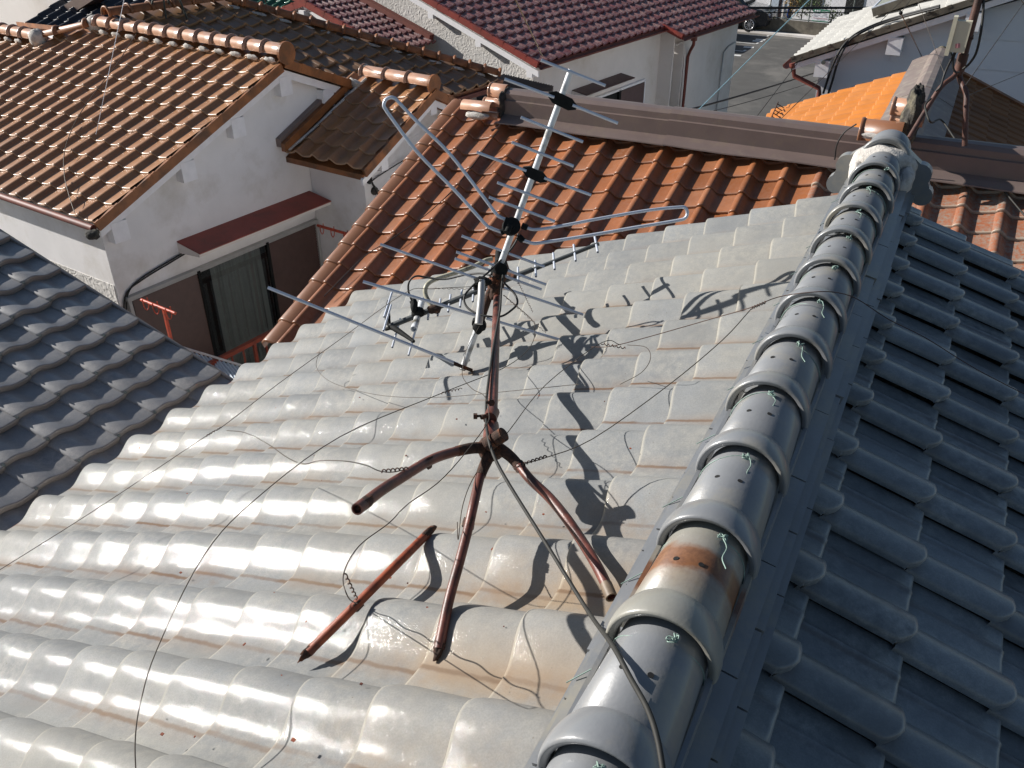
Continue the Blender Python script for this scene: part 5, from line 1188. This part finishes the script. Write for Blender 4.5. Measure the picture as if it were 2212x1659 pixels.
mb = MB(); e = PC[-1]; lump(mb, e - unit(PC[-1] - PC[-2]) * .012, (CR * .0135, CF * .0135, unit(PC[-1] - PC[-2]) * .035), 7, 12, .35); mb.build('corroded_foot', 'rustf', mast)
mb = MB(); e = PL[-1]; d = unit(PL[-1] - PL[-2]); lump(mb, e - d * .04, (np.cross(d, UP) * .0142, np.cross(d, np.cross(d, UP)) * .0142, d * .035), 9, 12, .10); mb.build('corroded_tip', 'rustf', mast)
mb = MB(); e = PRg[-1]; d = unit(PRg[-1] - PRg[-2]); mb.pipe(e - d * .035, e + d * .004, .0136, 16); mb.build('tip_sleeve', 'sleeve', mast)

# detached leg
mb = MB(); f0, f1 = RP(924, 1152, .004), RP(667, 1408, -.028)
fl_ = thing('broken_leg_pipe', f1, 'orange rusty broken off leg pipe lying loose on the grey tiles beside the mast', 'pipe')
fm = [RP(855, 1221, .020), RP(772, 1304, .012)]; FP = curve_pts([f0, fm[0], fm[1], f1], 8); mb.tube(FP, .0118, 14); mb.build('pipe', 'rusto', fl_)
mb = MB(); lump(mb, f1 + (FP[-2] - FP[-1]) * .3, (CR * .012, UP * .012, unit(FP[-1] - FP[-2]) * .03), 4, 12, .4); mb.build('corroded_end', 'rustf', fl_)
mb = MB(); lump(mb, f0 + (FP[1] - FP[0]) * .2, (CR * .0125, UP * .0125, unit(FP[1] - FP[0]) * .045), 6, 12, .25); mb.build('corroded_end', 'rustf', fl_)
mb = MB(); c = FP[len(FP) * 2 // 3 - 0]; d = unit(FP[17] - FP[16]); q = unit(np.cross(d, UP)); p_ = np.cross(d, q)
mb.tube([c + d * (t * .0012 - .01) + .015 * (math.cos(t * 2.1) * q + math.sin(t * 2.1) * p_) for t in range(20)], .002, 5); mb.build('binding', 'rwire', fl_)

# ---- VHF aerial
KF[0] = 1.035
vh = thing('vhf_aerial', cd(999, 796, 3.43), 'white boomed VHF aerial with long aluminium rods and bent folded dipole, topping the fallen mast', 'aerial')
A_, T_ = cd(999, 797, 3.45), cd(1234, 151, 3.04)
def boom_z(px):
    k = (px[1] - 797) / (151 - 797.); w0_, w1_ = 1 / 3.45, 1 / 3.04; return 1 / (w0_ + (w1_ - w0_) * k)
def bp_(px, off=0): return cd(px[0], px[1], boom_z(px) - off)
mb = MB(); mb.tube([A_, T_], .0125, 16); mb.build('boom', 'boomw', vh)
mb = MB(); mb.tube([bp_((1073, 590)), bp_((1037, 695))], .0165, 12); lump(mb, bp_((1068, 620)), (CR * .028, CU * .05, CF * .03), 5, 14, .3); mb.build('boom_bracket', 'rustf', vh)
mb = MB(); mb.tube([A_ + (A_ - T_) / np.linalg.norm(A_ - T_) * .002, A_], .014, 12)
mb.box(cd(1001, 793, 3.42), unit(cd(1020, 797, 3.45) - cd(981, 782, 3.40)) * .048, CU * .008, CF * .01); mb.build('end_cap', 'rustf', vh)
Ec = .18
def rod(a, b, c, r=.0058, zc=None, mat='alu', nm='element'):
    """rod through image points a..b whose boom crossing is at c; depth grows along the rod"""
    zc = zc or boom_z(c) - .012; f = lambda p: cd(p[0], p[1], zc + Ec * (p[0] - c[0]) / FPX * zc)
    mb = MB(); mb.pipe(f(a), f(b), r, 8); return mb.build(nm, mat, vh)
rod((1168.7, 130), (1307.7, 185), (1234, 155))
rod(z2(1060, 510), z2(1380, 628), z2(1430, 645)); rod(z2(1498, 678), z2(1790, 795), z2(1430, 645))
rod(z2(1165, 757), z2(1565, 915), z2(1385, 830)); rod(z2(1107, 918), z2(1505, 1072), z2(1310, 1000))
rod(z2(880, 982), z2(1200, 1102), z2(1255, 1125)); rod(z2(1315, 1148), z2(1617, 1258), z2(1255, 1125))
rod(z2(1013, 1178), z2(1405, 1323), z2(1205, 1250)); rod(z2(960, 1272), z2(1383, 1428), z2(1165, 1345))
rod(zt(925, 285), zt(1270, 413), zt(1300, 425)); rod(zt(1335, 440), zt(1645, 555), zt(1300, 425))
rod(zt(878, 425), zt(1245, 555), zt(1275, 570)); rod(zt(1315, 583), zt(1660, 710), zt(1275, 570))
rod(zt(865, 482), zt(1225, 602), zt(1260, 615), zc=boom_z(zt(1260, 615)) + .02); rod(zt(1290, 632), zt(1620, 752), zt(1260, 615), zc=boom_z(zt(1260, 615)) + .02)
rod(zt(215, 358), zt(1090, 668), zt(1130, 680)); rod(zt(1290, 737), zt(1980, 970), zt(1130, 680))
rod(zt(65, 683), zt(1050, 978), zt(1100, 990), r=.0066); rod(zt(1140, 1003), zt(2085, 1278), zt(1100, 990), r=.0062, mat='alu')
zr0 = boom_z((999, 790)) - .015
rod((578.5, 621), (990, 787), (999, 790), zc=zr0, r=.0068)
# insulator blocks
def block(px, w_, h_, d_=.028, mat='black', par=None, off=.0):
    c = bp_(px, off); ex = unit(.925 * CR - .38 * CU + .18 * CF); bv = unit(T_ - A_); dd = np.cross(ex, bv); mb = MB()
    mb.prism([c + ex * x + bv * y - dd * d_ / 2 for x, y in ((-w_, h_ * .35), (-w_ * .55, h_), (w_ * .55, h_), (w_, h_ * .35), (w_, -h_ * .35), (w_ * .55, -h_), (-w_ * .55, -h_), (-w_, -h_ * .35))], dd * d_)
    for sx in (-.6, .6): mb.box(c + ex * w_ * sx - dd * d_ * .55, ex * w_ * .18, bv * h_ * .35, dd * .004)
    return mb.build('insulator', mat, vh)
block(z2(1432, 650), .058, .022, off=.0); block(z2(1255, 1125), .052, .020, off=.0)
block(zt(1270, 565), .026, .022, .04); block((1035, 700), .030, .022, .04)
mb = MB(); lump(mb, cd(1033, 706, boom_z((1033, 706)) - .02), (CR * .022, CU * .030, CF * .02), 3, 12, .12); mb.build('clamp', 'black', vh); mb = MB(); mb.tube([cd(1024, 622, 3.25), cd(1060, 608, 3.27)], .012, 8); lump(mb, cd(1040, 607, 3.22), (CR * .030, CU * .018, CF * .02), 4, 12, .3); mb.build('clamp', 'black', vh)
mb = MB(); mb.tube([cd(1041, 606, 3.21), cd(1039, 650, 3.19), cd(1034, 700, 3.18)], .0165, 14, radii=[.0135, .0145, .0155]); mb.build('stub_tube', 'alframe', vh)
# folded dipole
dc = z2(1110, 1475); zd = boom_z(dc) - .03
mb = MB(); cdp = cd(dc[0] - 4, dc[1] - 3, zd - .01); disc(mb, cdp, unit(-CF + .2 * CR), .034, .03, 22, up=CU); disc(mb, cdp + (-CF) * .03, -CF, .018, .012, 14, up=CU)
mb.tube([cd(*z2(1095, 1455), zd - .05), cd(*z2(1075, 1500), zd - .06)], .012, 8)
for a_, b_ in ((z2(1090, 1430), z2(1062, 1415)), (z2(1070, 1485), z2(1035, 1500)), (z2(1170, 1455), z2(1208, 1470)), (z2(1150, 1525), z2(1180, 1555))): mb.tube([cd(*a_, zd), cd(*b_, zd)], .013, 8)
mb.build('feed_box', 'black', vh)
def zdp(p):         # depth inside the plane of rods and boom
    dx, dy = p[0] - dc[0], dc[1] - p[1]; a = (dx * .93 - .35 * dy) / .993; b = (.925 * dy + .38 * dx) / .993
    return zd + (a * .18 - b * .22) / FPX * zd
def dpx(L_, r=.0066, nm='dipole_arm'):
    P_ = [cd(p[0], p[1], zdp(p)) for p in L_]; mb = MB(); mb.tube(curve_pts(P_, 4), r, 8); return mb.build(nm, 'alu', vh)
def arcpx(c, r, a0, a1, n=7, sq=1.0): return [(c[0] + r * math.cos(R(q)), c[1] - r * sq * math.sin(R(q))) for q in np.linspace(a0, a1, n)]
dpx([z2(1062, 1414), z2(1030, 1400), z2(1000, 1372), z2(900, 1240), z2(700, 985), z2(500, 790), z2(372, 655), z2(350, 634), z2(322, 629), z2(292, 645), z2(281, 680), z2(292, 705), z2(330, 760), z2(500, 985), z2(750, 1240), z2(930, 1440), z2(975, 1472), z2(1038, 1497)])
dpx([z2(1205, 1470), z2(1258, 1481), z2(1400, 1462), z2(1700, 1405), z2(2000, 1355), (1468, 447.5), (1480, 449), (1485, 459), (1480, 471), (1460, 477), z2(1900, 1468), z2(1600, 1520), z2(1300, 1566), z2(1243, 1570), z2(1178, 1552)])

# ---- UHF aerial
KF[0] = 1.125
uh = thing('uhf_aerial', cd(842, 735, 3.42), 'dark UHF aerial with short crossrods and V shaped black reflector, low over the tiles', 'aerial')
E2, E1 = cd(842.6, 704.6, 3.41), cd(1294, 526, 3.255)
def uz(px):
    k = (px[0] - 842.6) / (1294 - 842.6); return 1 / (1 / 3.41 + (1 / 3.255 - 1 / 3.41) * k)
mb = MB(); mb.pipe(E2, cd(1065, 616, uz((1065, 616)) + .0), .0125, 12); mb.build('boom', 'boomd', uh)
mb = MB(); mb.tube([cd(1060, 618, uz((1060, 618))), cd(1150, 582, uz((1150, 582)))], .0115, 10); mb.pipe(cd(1140, 587, uz((1140, 587))), E1, .0088, 10); mb.build('boom', 'boomd', uh)
def urod(a, b, r=.0052, par=None, mat='alu', foresh=2.1):
    a, b = zt(*a), zt(*b); m = ((a[0] + b[0]) / 2, (a[1] + b[1]) / 2); z = uz(m); dy = (a[1] - b[1]) / FPX * z
    L_ = abs(dy) * foresh; pa, pb = cd(a[0], a[1], z + L_ / 2 * .9), cd(b[0], b[1], z - L_ / 2 * .9)
    mb = MB(); mb.pipe(pa, pb, r, 8); return mb.build('element', mat, uh)
for a_, b_ in (((2083, 288), (2110, 427)), ((1900, 363), (1918, 502)), ((1722, 436), (1735, 576)), ((1565, 500), (1572, 640)), ((1415, 560), (1417, 695)), ((1152, 675), (1150, 800)), ((1030, 728), (1022, 857)), ((927, 758), (911, 903)), ((828, 798), (807, 946)), ((740, 835), (715, 980)), ((645, 900), (630, 1012))): urod(a_, b_)
mb = MB(); a_, b_ = zt(583, 842), zt(508, 1098); mb.pipe(cd(*a_, 3.46), cd(*b_, 3.24), .0145, 14); mb.build('driven_element', 'boomw', uh)
mb = MB(); lump(mb, cd(*zt(545, 950), 3.33), (CR * .030, CU * .026, CF * .03), 8, 12, .2); lump(mb, cd(*zt(510, 890), 3.31), (CR * .016, CU * .035, CF * .018), 9, 12, .1); mb.tube([cd(*zt(490, 850), 3.31), cd(*zt(520, 930), 3.32)], .011, 8); mb.build('feed_box', 'black', uh)
def bracket(pts, w_, t_):
    P_ = curve_pts(pts, 6); n = len(P_); mb = MB(); mb.tube(P_, w_, 8, radii=[w_ * (.85 - .38 * abs(2 * i / (n - 1) - 1)) for i in range(n)]); return mb.build('reflector_frame', 'black', uh)
bracket([cd(*zt(287, 852), 3.50), cd(*zt(278, 940), 3.46), cd(*zt(285, 1040), 3.42), cd(*zt(320, 1085), 3.40)], .016, .012)
bracket([cd(*zt(262, 1100), 3.40), cd(*zt(320, 1085), 3.38), cd(*zt(400, 1130), 3.34), cd(*zt(508, 1205), 3.28)], .016, .012)
for a_, b_ in (((320, 768), (249, 992)), ((310, 888), (243, 1112)), ((390, 1008), (320, 1256)), ((528, 1085), (462, 1325))): urod(a_, b_, foresh=1.3)
# curved support arm behind
arm = [cd(*zt(1190, 485), 3.46), cd(*zt(1130, 500), 3.45), cd(*zt(1040, 545), 3.44), cd(*zt(920, 590), 3.42), cd(*zt(760, 640), 3.40), cd(*zt(660, 680), 3.38), cd(*zt(612, 730), 3.37), cd(*zt(610, 800), 3.37), cd(*zt(645, 870), 3.36), cd(*zt(682, 935), 3.35)]
KF[0] = None
mb = MB(); mb.tube(curve_pts(arm, 6), .0105, 10); mb.build('support_arm', 'ivory', mast)
mb = MB(); lump(mb, cd(*zt(685, 925), 3.345), (CR * .03, CU * .02, CF * .022), 5, 12, .25); mb.build('clamp', 'rustf', mast); mb = MB(); lump(mb, cd(*zt(1245, 655), 3.14), (CR * .03, CU * .045, CF * .03), 6, 14, .3); mb.build('clamp', 'rustf', mast); mb = MB(); mb.tube([cd(*zt(1290, 500), 3.28), cd(*zt(1320, 590), 3.24), cd(*zt(1390, 640), 3.22)], .013, 8); mb.build('clamp', 'rustf', mast)
mb = MB(); lump(mb, cd(*zt(1235, 590), 3.12), (CR * .026, CU * .035, CF * .02), 16, 12, .2); mb.tube([cd(*zt(1250, 420), 3.30), cd(*zt(1245, 520), 3.26)], .016, 8); lump(mb, cd(*zt(1215, 640), 3.12), (CR * .02, CU * .02, CF * .015), 17, 10, .3); mb.build('clamp', 'black', mast)

# ---- cables and guy wires
def wire(name, pts, r, mat, lab, cat, group=None, n=5, k=6):
    mb = MB(); mb.tube(curve_pts(pts, k), r, n); o = mb.build(name, mat, origin=pts[0]); return tag(o, lab, cat, group)
def twist(mb, a, b, r, wr, turns, n=10):
    d = unit(b - a); q = unit(np.cross(d, UP)); p_ = np.cross(d, q); L_ = np.linalg.norm(b - a); m = int(turns * n)
    mb.tube([a + d * L_ * i / m + wr * (math.cos(2 * math.pi * i / n) * q + math.sin(2 * math.pi * i / n) * p_) for i in range(m + 1)], r, 4)
wire('coaxial_cable', [cd(*zt(1318, 225), 3.10), cd(*zt(1322, 300), 3.12), cd(*zt(1300, 480), 3.13), cd(*zt(1285, 620), 3.10), cd(*zt(1270, 760), 3.02), cd(*zt(1262, 900), 2.94), cd(*zt(1248, 990), 2.90), cd(1064, 760, 2.68), cd(1052, 850, 2.42), cd(1050, 900, 2.28), cd(1052, 930, 2.15), cd(1062, 972, 2.08), cd(1090, 1030, 2.0), cd(1180, 1175, 1.80), cd(1270, 1320, 1.60), on((1322, 1392), zpl(-1.045)), on((1362, 1465), zpl(-1.015)), on((1398, 1530), zpl(-.998)), on((1420, 1595), zpl(-.992)), on((1434, 1675), zpl(-1.0))], .0042, 'coax', 'long dark coaxial cable from the mast over the ridge tiles to the bottom edge', 'cable', n=8)
wire('coaxial_cable', [cd(*zt(1420, 265), 3.10), cd(*zt(1400, 330), 3.10), cd(*zt(1330, 430), 3.10), cd(*zt(1180, 580), 3.08), cd(*zt(1020, 720), 3.06), cd(*zt(950, 810), 3.05), cd(*zt(960, 890), 3.04), cd(*zt(1030, 950), 3.02), cd(*zt(1150, 985), 3.0), cd(*zt(1270, 985), 3.0), cd(*zt(1360, 930), 3.02), cd(*zt(1410, 870), 3.04), cd(*zt(1385, 790), 3.06), cd(*zt(1290, 690), 3.08)], .0042, 'cable', 'black coaxial cable looping around the upper part of the rusty mast', 'cable', n=8)
wire('coaxial_cable', [cd(*zt(1200, 640), 3.10), cd(*zt(1100, 612), 3.16), cd(*zt(950, 625), 3.22), cd(*zt(780, 662), 3.26), cd(*zt(640, 650), 3.28), cd(*zt(530, 635), 3.28), cd(*zt(470, 680), 3.28), cd(*zt(460, 760), 3.29), cd(*zt(490, 850), 3.30)], .0042, 'cable', 'thin black coaxial cable arching to the feed box of the lower aerial', 'cable', n=8)
GW = 'guy wires of the toppled mast'
attach = cd(1045, 618, 3.1)
o = wire('guy_wire', [attach, cd(*z5(590, 225), 3.12), cd(*z5(415, 252), 3.14), cd(*z5(0, 550), 3.15), cd(600, 830, 3.0), cd(480, 922, 2.9), cd(445, 942, 2.87), cd(200, 1105, 2.75), cd(-60, 1268, 2.6)], .0014, 'wire', 'guy wire from the mast clamp down to the lower left edge, twisted halfway', 'wire', GW, k=4)
wire('guy_wire', [cd(*zt(1290, 800), 3.0), cd(*zt(1420, 910), 2.99), cd(*zt(1540, 1020), 2.97), cd(*zt(1562, 1100), 2.93), cd(*z5(1245, 560), 2.85), cd(*z5(1190, 640), 2.75), cd(*z5(1040, 742), 2.62), cd(*z5(650, 900), 2.45), cd(735, 943, 2.3), cd(550, 1080, 2.1), cd(440, 1200, 1.95), cd(340, 1400, 1.78), cd(303, 1520, 1.70), cd(292, 1600, 1.66), cd(294, 1680, 1.62)], .0014, 'wire', 'guy wire sagging from the mast to the bottom edge, left of the loose pipe', 'wire', GW, k=5)
wire('guy_wire', [cd(1115, 1010, 2.1), cd(1128, 1003, 2.09), cd(1180, 988, 2.12), cd(1280, 948, 2.13), cd(1440, 835, 2.17), cd(1560, 735, 2.22), cd(1622, 668, 2.25)], .0014, 'wire', 'guy wire rising from the right leg to the twisted joint near the ridge', 'wire', GW, k=4)
wire('guy_wire', [cd(*z5(1620, 600), 2.7), cd(1320, 748, 2.60), cd(1400, 728, 2.55), cd(1540, 688, 2.45), cd(1620, 665, 2.26), on((1680, 642), zpl(-1.03)), on((1745, 632), zpl(-.995)), on((1800, 631), zpl(-.995)), on((1850, 645), zpl(-1.05)), cd(1920, 690, 2.3), cd(2000, 730, 2.35), cd(2110, 798, 2.42), cd(2250, 870, 2.5)], .0014, 'rwire', 'guy wire crossing over the ridge tiles and down the shaded slope', 'wire', GW, k=4)
wire('guy_wire', [PC[int(len(PC) * .48)] - CR * .03, cd(990, 1165, 1.93), cd(1000, 1090, 1.98), cd(1030, 1020, 2.1), cd(1100, 930, 2.2), cd(1180, 830, 2.4), cd(1300, 740, 2.55), cd(1340, 745, 2.6)], .0013, 'wire', 'guy wire from the middle leg passing behind the hub toward the big shadow', 'wire', GW, k=5)
wire('guy_wire', [FP[16], cd(752, 1290, 1.60), cd(742, 1240, 1.66), cd(775, 1180, 1.74), cd(840, 1130, 1.82), cd(880, 1090, 1.88), cd(960, 1030, 1.98), cd(1046, 925, 2.12), cd(1056, 890, 2.22), cd(1046, 855, 2.35), cd(1020, 840, 2.45), cd(1000, 815, 2.62), cd(1000, 790, 2.8), cd(1010, 750, 2.9), cd(1035, 705, 3.1)], .0013, 'wire', 'guy wire tied round the loose pipe and strung up to the mast', 'wire', GW, k=5)
wire('guy_wire', [PL[int(len(PL) * .52)], cd(860, 1018, 1.88), cd(822, 1018, 1.85), cd(790, 1005, 1.86), cd(745, 996, 1.88), cd(690, 995, 1.92), cd(655, 1002, 1.96), cd(620, 988, 2.1), cd(580, 960, 2.3), cd(530, 935, 2.5), cd(490, 930, 2.7)], .0013, 'wire', 'slack guy wire curling from the left leg across the tiles', 'wire', GW, k=5)
wire('loose_wire', [RP(690, 760, .12), RP(683, 790, .06), RP(700, 815, .02), RP(740, 835, .0), RP(830, 855, -.0), RP(950, 858, .01), RP(1100, 845, .02), RP(1250, 830, .02)], .0012, 'wire', 'slack rusty wire lying in a long curve over the glossy tiles', 'wire', 'loose wires on the tiles', k=6)
wire('loose_wire', [RP(1355, 745, .10), RP(1395, 750, .12), RP(1405, 775, .10), RP(1385, 805, .05), RP(1340, 830, .0)], .0012, 'wire', 'short loose wire loop on the pale tiles near the ridge', 'wire', 'loose wires on the tiles', k=6)
mb = MB(); twist(mb, cd(445, 942, 2.86), cd(478, 923, 2.89), .0013, .0025, 6); mb.build('wire_twist', 'rwire', mast)
mb = MB(); twist(mb, cd(*z5(650, 900), 2.44), cd(*z5(780, 870), 2.52), .0013, .0028, 6); mb.build('wire_twist', 'rwire', mast)
mb = MB(); twist(mb, cd(1622, 666, 2.25), cd(1655, 652, 2.23), .0015, .0032, 6); mb.build('wire_twist', 'rwire', mast)
mb = MB(); twist(mb, cd(1128, 1003, 2.085), cd(1180, 986, 2.12), .0018, .0034, 6); mb.build('wire_twist', 'rwire', mast)
mb = MB(); twist(mb, cd(823, 1018, 1.845), cd(880, 1012, 1.89), .0018, .0034, 6); mb.build('wire_twist', 'rwire', mast)
mb = MB(); twist(mb, cd(*zt(1290, 800), 2.99), cd(*zt(1660, 1130), 2.93), .0010, .0022, 12); mb.build('wire_twist', 'rwire', mast)
mb = MB(); twist(mb, cd(*zt(1420, 690), 3.02), cd(*zt(1545, 950), 2.98), .0010, .0022, 12); mb.build('wire_twist', 'rwire', mast)
mb = MB(); twist(mb, cd(*z5(595, 222), 3.11), cd(*z5(930, 228), 3.10), .0010, .002, 10); mb.build('wire_twist', 'rwire', mast)
mb = MB(); twist(mb, FP[16] + UP * .015, cd(745, 1240, 1.655), .0016, .003, 6); mb.build('wire_twist', 'rwire', mast)
mb = MB(); twist(mb, cd(1300, 742, 2.60), cd(1352, 752, 2.56), .0016, .0035, 6); mb.build('wire_twist', 'rwire', mast)


KF[0] = 1.0
# ================================================================== SECOND MAST (right)
m2p = yp(YR - .02); S2 = lambda x, y: on(zq(x, y), m2p)
m2 = thing('forked_rusty_mast', on(zq(775, 1490), yp(YR - .2)), 'rusty forked aerial mast straddling the brown metal ridge at the right', 'mast')
hub2 = S2(715, 725); top2 = S2(915, 0); topx = hub2 + (top2 - hub2) * 1.35
mb = MB(); mb.tube([hub2 - UP * .02, hub2 + (top2 - hub2) * .28, topx], .026, 12, radii=[.034, .031, .0245]); mb.tube([hub2 + (top2 - hub2) * .0, hub2 + (top2 - hub2) * .25], .037, 12); mb.build('mast_tube', 'rust2', m2)
r_leg = [hub2, S2(725, 800), on(zq(755, 880), yp(YR - .08)), on(zq(790, 960), yp(YR - .12)), on(zq(785, 1150), yp(YR - .17)), on(zq(775, 1490), yp(YR - .205))]
mb = MB(); mb.tube(curve_pts(r_leg, 6), .020, 10); mb.build('leg', 'rust2', m2)
l_leg = [hub2, on(zq(650, 790), yp(YR - .06)), on(zq(530, 890), yp(YR - .14)), on(zq(380, 1120), yp(YR - .25)), on(zq(205, 1410), yp(YR - .42))]
mb = MB(); mb.tube(curve_pts(l_leg, 6), .0175, 10, radii=None); mb.build('leg', 'rust2', m2)
mb = MB(); mb.tube([S2(790, 365), S2(865, 370)], .010, 6); mb.box(S2(835, 365), CR * .012, CU * .03, CF * .015); mb.tube([S2(760, 620), S2(795, 618)], .010, 6); mb.tube([S2(690, 735), S2(745, 728)], .030, 10); mb.build('clamp_bolt', 'rustf', m2)
bxc = on(zq(735, 370), yp(YR - .10)); bx = thing('booster_box', bxc, 'cream plastic signal booster box clamped high on the forked rusty mast', 'booster')
tl_ = unit(top2 - hub2); rx2 = unit(np.cross(tl_, Y1)) * -1
mb = MB(); mb.box(bxc, X1 * .050, Y1 * .035, tl_ * .105); mb.build('case', 'ivory2' if 'ivory2' in M else 'cream', bx)
mb = MB(); mb.box(bxc - X1 * .062 , X1 * .014, Y1 * .045, tl_ * .13); mb.build('lid', 'ivory2' if 'ivory2' in M else 'cream', bx)
mb = MB(); mb.tube([on(zq(705, 440), yp(YR - .12)), on(zq(703, 485), yp(YR - .12))], .022, 8); mb.build('gland', 'pink' if 'pink' in M else 'cream', bx)
S2c = lambda x, y, o=.12: on(zq(x, y), yp(YR - o))
wire('coaxial_cable', [S2c(703, 480), S2c(660, 590), S2c(655, 680), S2c(680, 735), S2c(720, 735)], .008, 'cable', 'black cable looping from the booster box to the fork of the rusty mast', 'cable')
wire('coaxial_cable', [S2c(700, 480), S2c(640, 600), S2c(570, 750), S2c(530, 880, .2), S2c(480, 930, .2)], .008, 'cable', 'black cable slanting from the booster box to the mortar lump', 'cable')
wire('coaxial_cable', [S2c(970, -60, .0), S2c(960, 150, .05), S2c(935, 350, .08), S2c(890, 540, .08), S2c(820, 650, .08), S2c(755, 705, .08)], .009, 'coax', 'grey cable bowing out to the right of the forked rusty mast', 'cable')
wire('coaxial_cable', [S2c(430, 1005, .3), S2c(378, 1060, .35), S2c(375, 1120, .4), S2c(430, 1250, .5), on(zq(500, 1350), CP) + [0, 0, .1], on(zq(640, 1510), CP) + [0, 0, .08], on(zq(760, 1640), CP) + [0, 0, .06], on((2130, 388), CP) + [0, 0, .06], on((2185, 455), CP) + [0, 0, .06], on((2240, 520), CP) + [0, 0, .06]], .0075, 'coax', 'grey cable lying down across the dusty terracotta tiles at the right edge', 'cable')

# ================================================================== OVERHEAD LINES
OW = 'overhead lines above the rooftops'
def line(a, za_, b, zb_, r, mat, lab, sag=.0, nm='overhead_line'):
    A_, B_ = cd(a[0], a[1], za_), cd(b[0], b[1], zb_); pts = [A_ + (B_ - A_) * t - UP * sag * 4 * t * (1 - t) for t in np.linspace(0, 1, 9)]
    mb = MB(); mb.tube(pts, r, 6); o = mb.build(nm, mat, origin=A_); return tag(o, lab, 'overhead line', OW)
line((1470, 242), 12., (1790, 148), 14.5, .014, 'cable', 'dark overhead line from the terracotta ridge to the red brown hopper', .02)
line((1500, 246), 12., (1760, -12), 13., .007, 'skyb' if 'skyb' in M else 'cable', 'pale blue insulated line slanting up over the parking lot', .0)
line((1515, 246), 12., (1800, 162), 14., .005, 'cable', 'thin line running just under the dark one across the lot', .03)
line((1630, 258), 12., (1735, 120), 13., .005, 'cable', 'thin steep line over the grey asphalt', .0)
line((1590, 17), 34., (2050, 17), 34., .05, 'cable', 'thick black service line level across the white house beyond the fence', .0)
line((1590, 27), 34., (2060, 28), 34., .022, 'cable', 'thinner black service line just below the thick one', .0)
line((1520, 420), 7.0, (1965, -15), 9.0, .003, 'wire', 'hair thin wire crossing the metal ridge and the orange roof', .0)
line((1946, 28), 9., (1992, 124), 12.0, .006, 'wire', 'knotted stay wire dropping from the bead to the orange ridge tip', .0)
line((1946, 28), 9., (2010, -60), 9.5, .004, 'wire', 'upper continuation of the knotted stay wire', .0)
line((1978, -10), 9., (2040, 160), 8., .003, 'wire', 'thin stay wire left of the booster box', .0)
line((2085, 185), 7.6, (2230, -20), 9., .004, 'wire', 'stay wire rising right from the fork over the clapboards', .0)
line((2082, 210), 7.4, (2215, 155), 8.5, .003, 'wire', 'short stay wire angled low over the clapboards', .0)
line((2200, -10), 8., (2230, 40), 8., .003, 'wire', 'short wire at the extreme upper right corner', .0)
line((1110, -8), 9.0, (1172, 122), 12.8, .010, 'rope' if 'rope' in M else 'wire', 'pale rope like stay running to the maroon eave corner', .0)
line((568, -10), 9., (600, 70), 13., .004, 'wire', 'thin stay wire over the small maroon gable', .0)
line((270, -10), 8.5, (172, 462), 9.3, .0035, 'alu', 'bright stay wire crossing the tan roof to its lower corner', .0)
mb = MB(); lump(mb, cd(1946, 28, 9.), (CR * .02, CU * .02, CF * .02), 3, 8, .05); o = mb.build('stay_insulator', 'black', origin=cd(1946, 28, 9.)); tag(o, 'small black bead insulator on the stay wire above the solar panel edge', 'insulator')
slk = [on(z1(*q), thru(LP[0], lap + LP[0] * .05)) for q in ((940, 130), (900, 190), (820, 310), (750, 420), (640, 560), (500, 760), (420, 960), (415, 1120), (440, 1240), (480, 1370))]
wire('slack_wire', slk, .0045, 'wire', 'slack dark wire trailing down over the tan tiled slope', 'wire')
ww = [on(q, thru(CP[0], CP[0] * -4.7 + CP[0] * .03)) for q in (z2(1020, 845), z2(950, 930), z2(860, 1060), z2(720, 1230), z2(560, 1380), z2(420, 1480), z2(320, 1550), z2(150, 1660), (700, 640))]
wire('slack_wire', ww, .004, 'cable', 'slack black wire snaking down the left of the terracotta slope', 'wire')
sml = [on(q, yp(YR - .30)) for q in ((1850, 268), (1825, 285), (1808, 312), (1803, 345))]
wire('slack_wire', sml, .006, 'cable', 'short black wire hanging beside the grey gable ornament', 'wire')
# flakes and crumbs of rust on the tiles
mb = MB(); rg = random.Random(11)
for _ in range(45):
    px, py = rg.uniform(300, 1500), rg.uniform(800, 1600); p = RP(px, py, -.02); s_ = rg.uniform(.001, .0024)
    if p[0] > AX - .3: continue
    mb.box(p, X1 * s_ * rg.uniform(.5, 2), Y1 * s_ * rg.uniform(.5, 2), UP * .001)
o = mb.build('rust_flakes', 'rusto', origin=(0, 1, -1)); tag(o, kind='stuff')
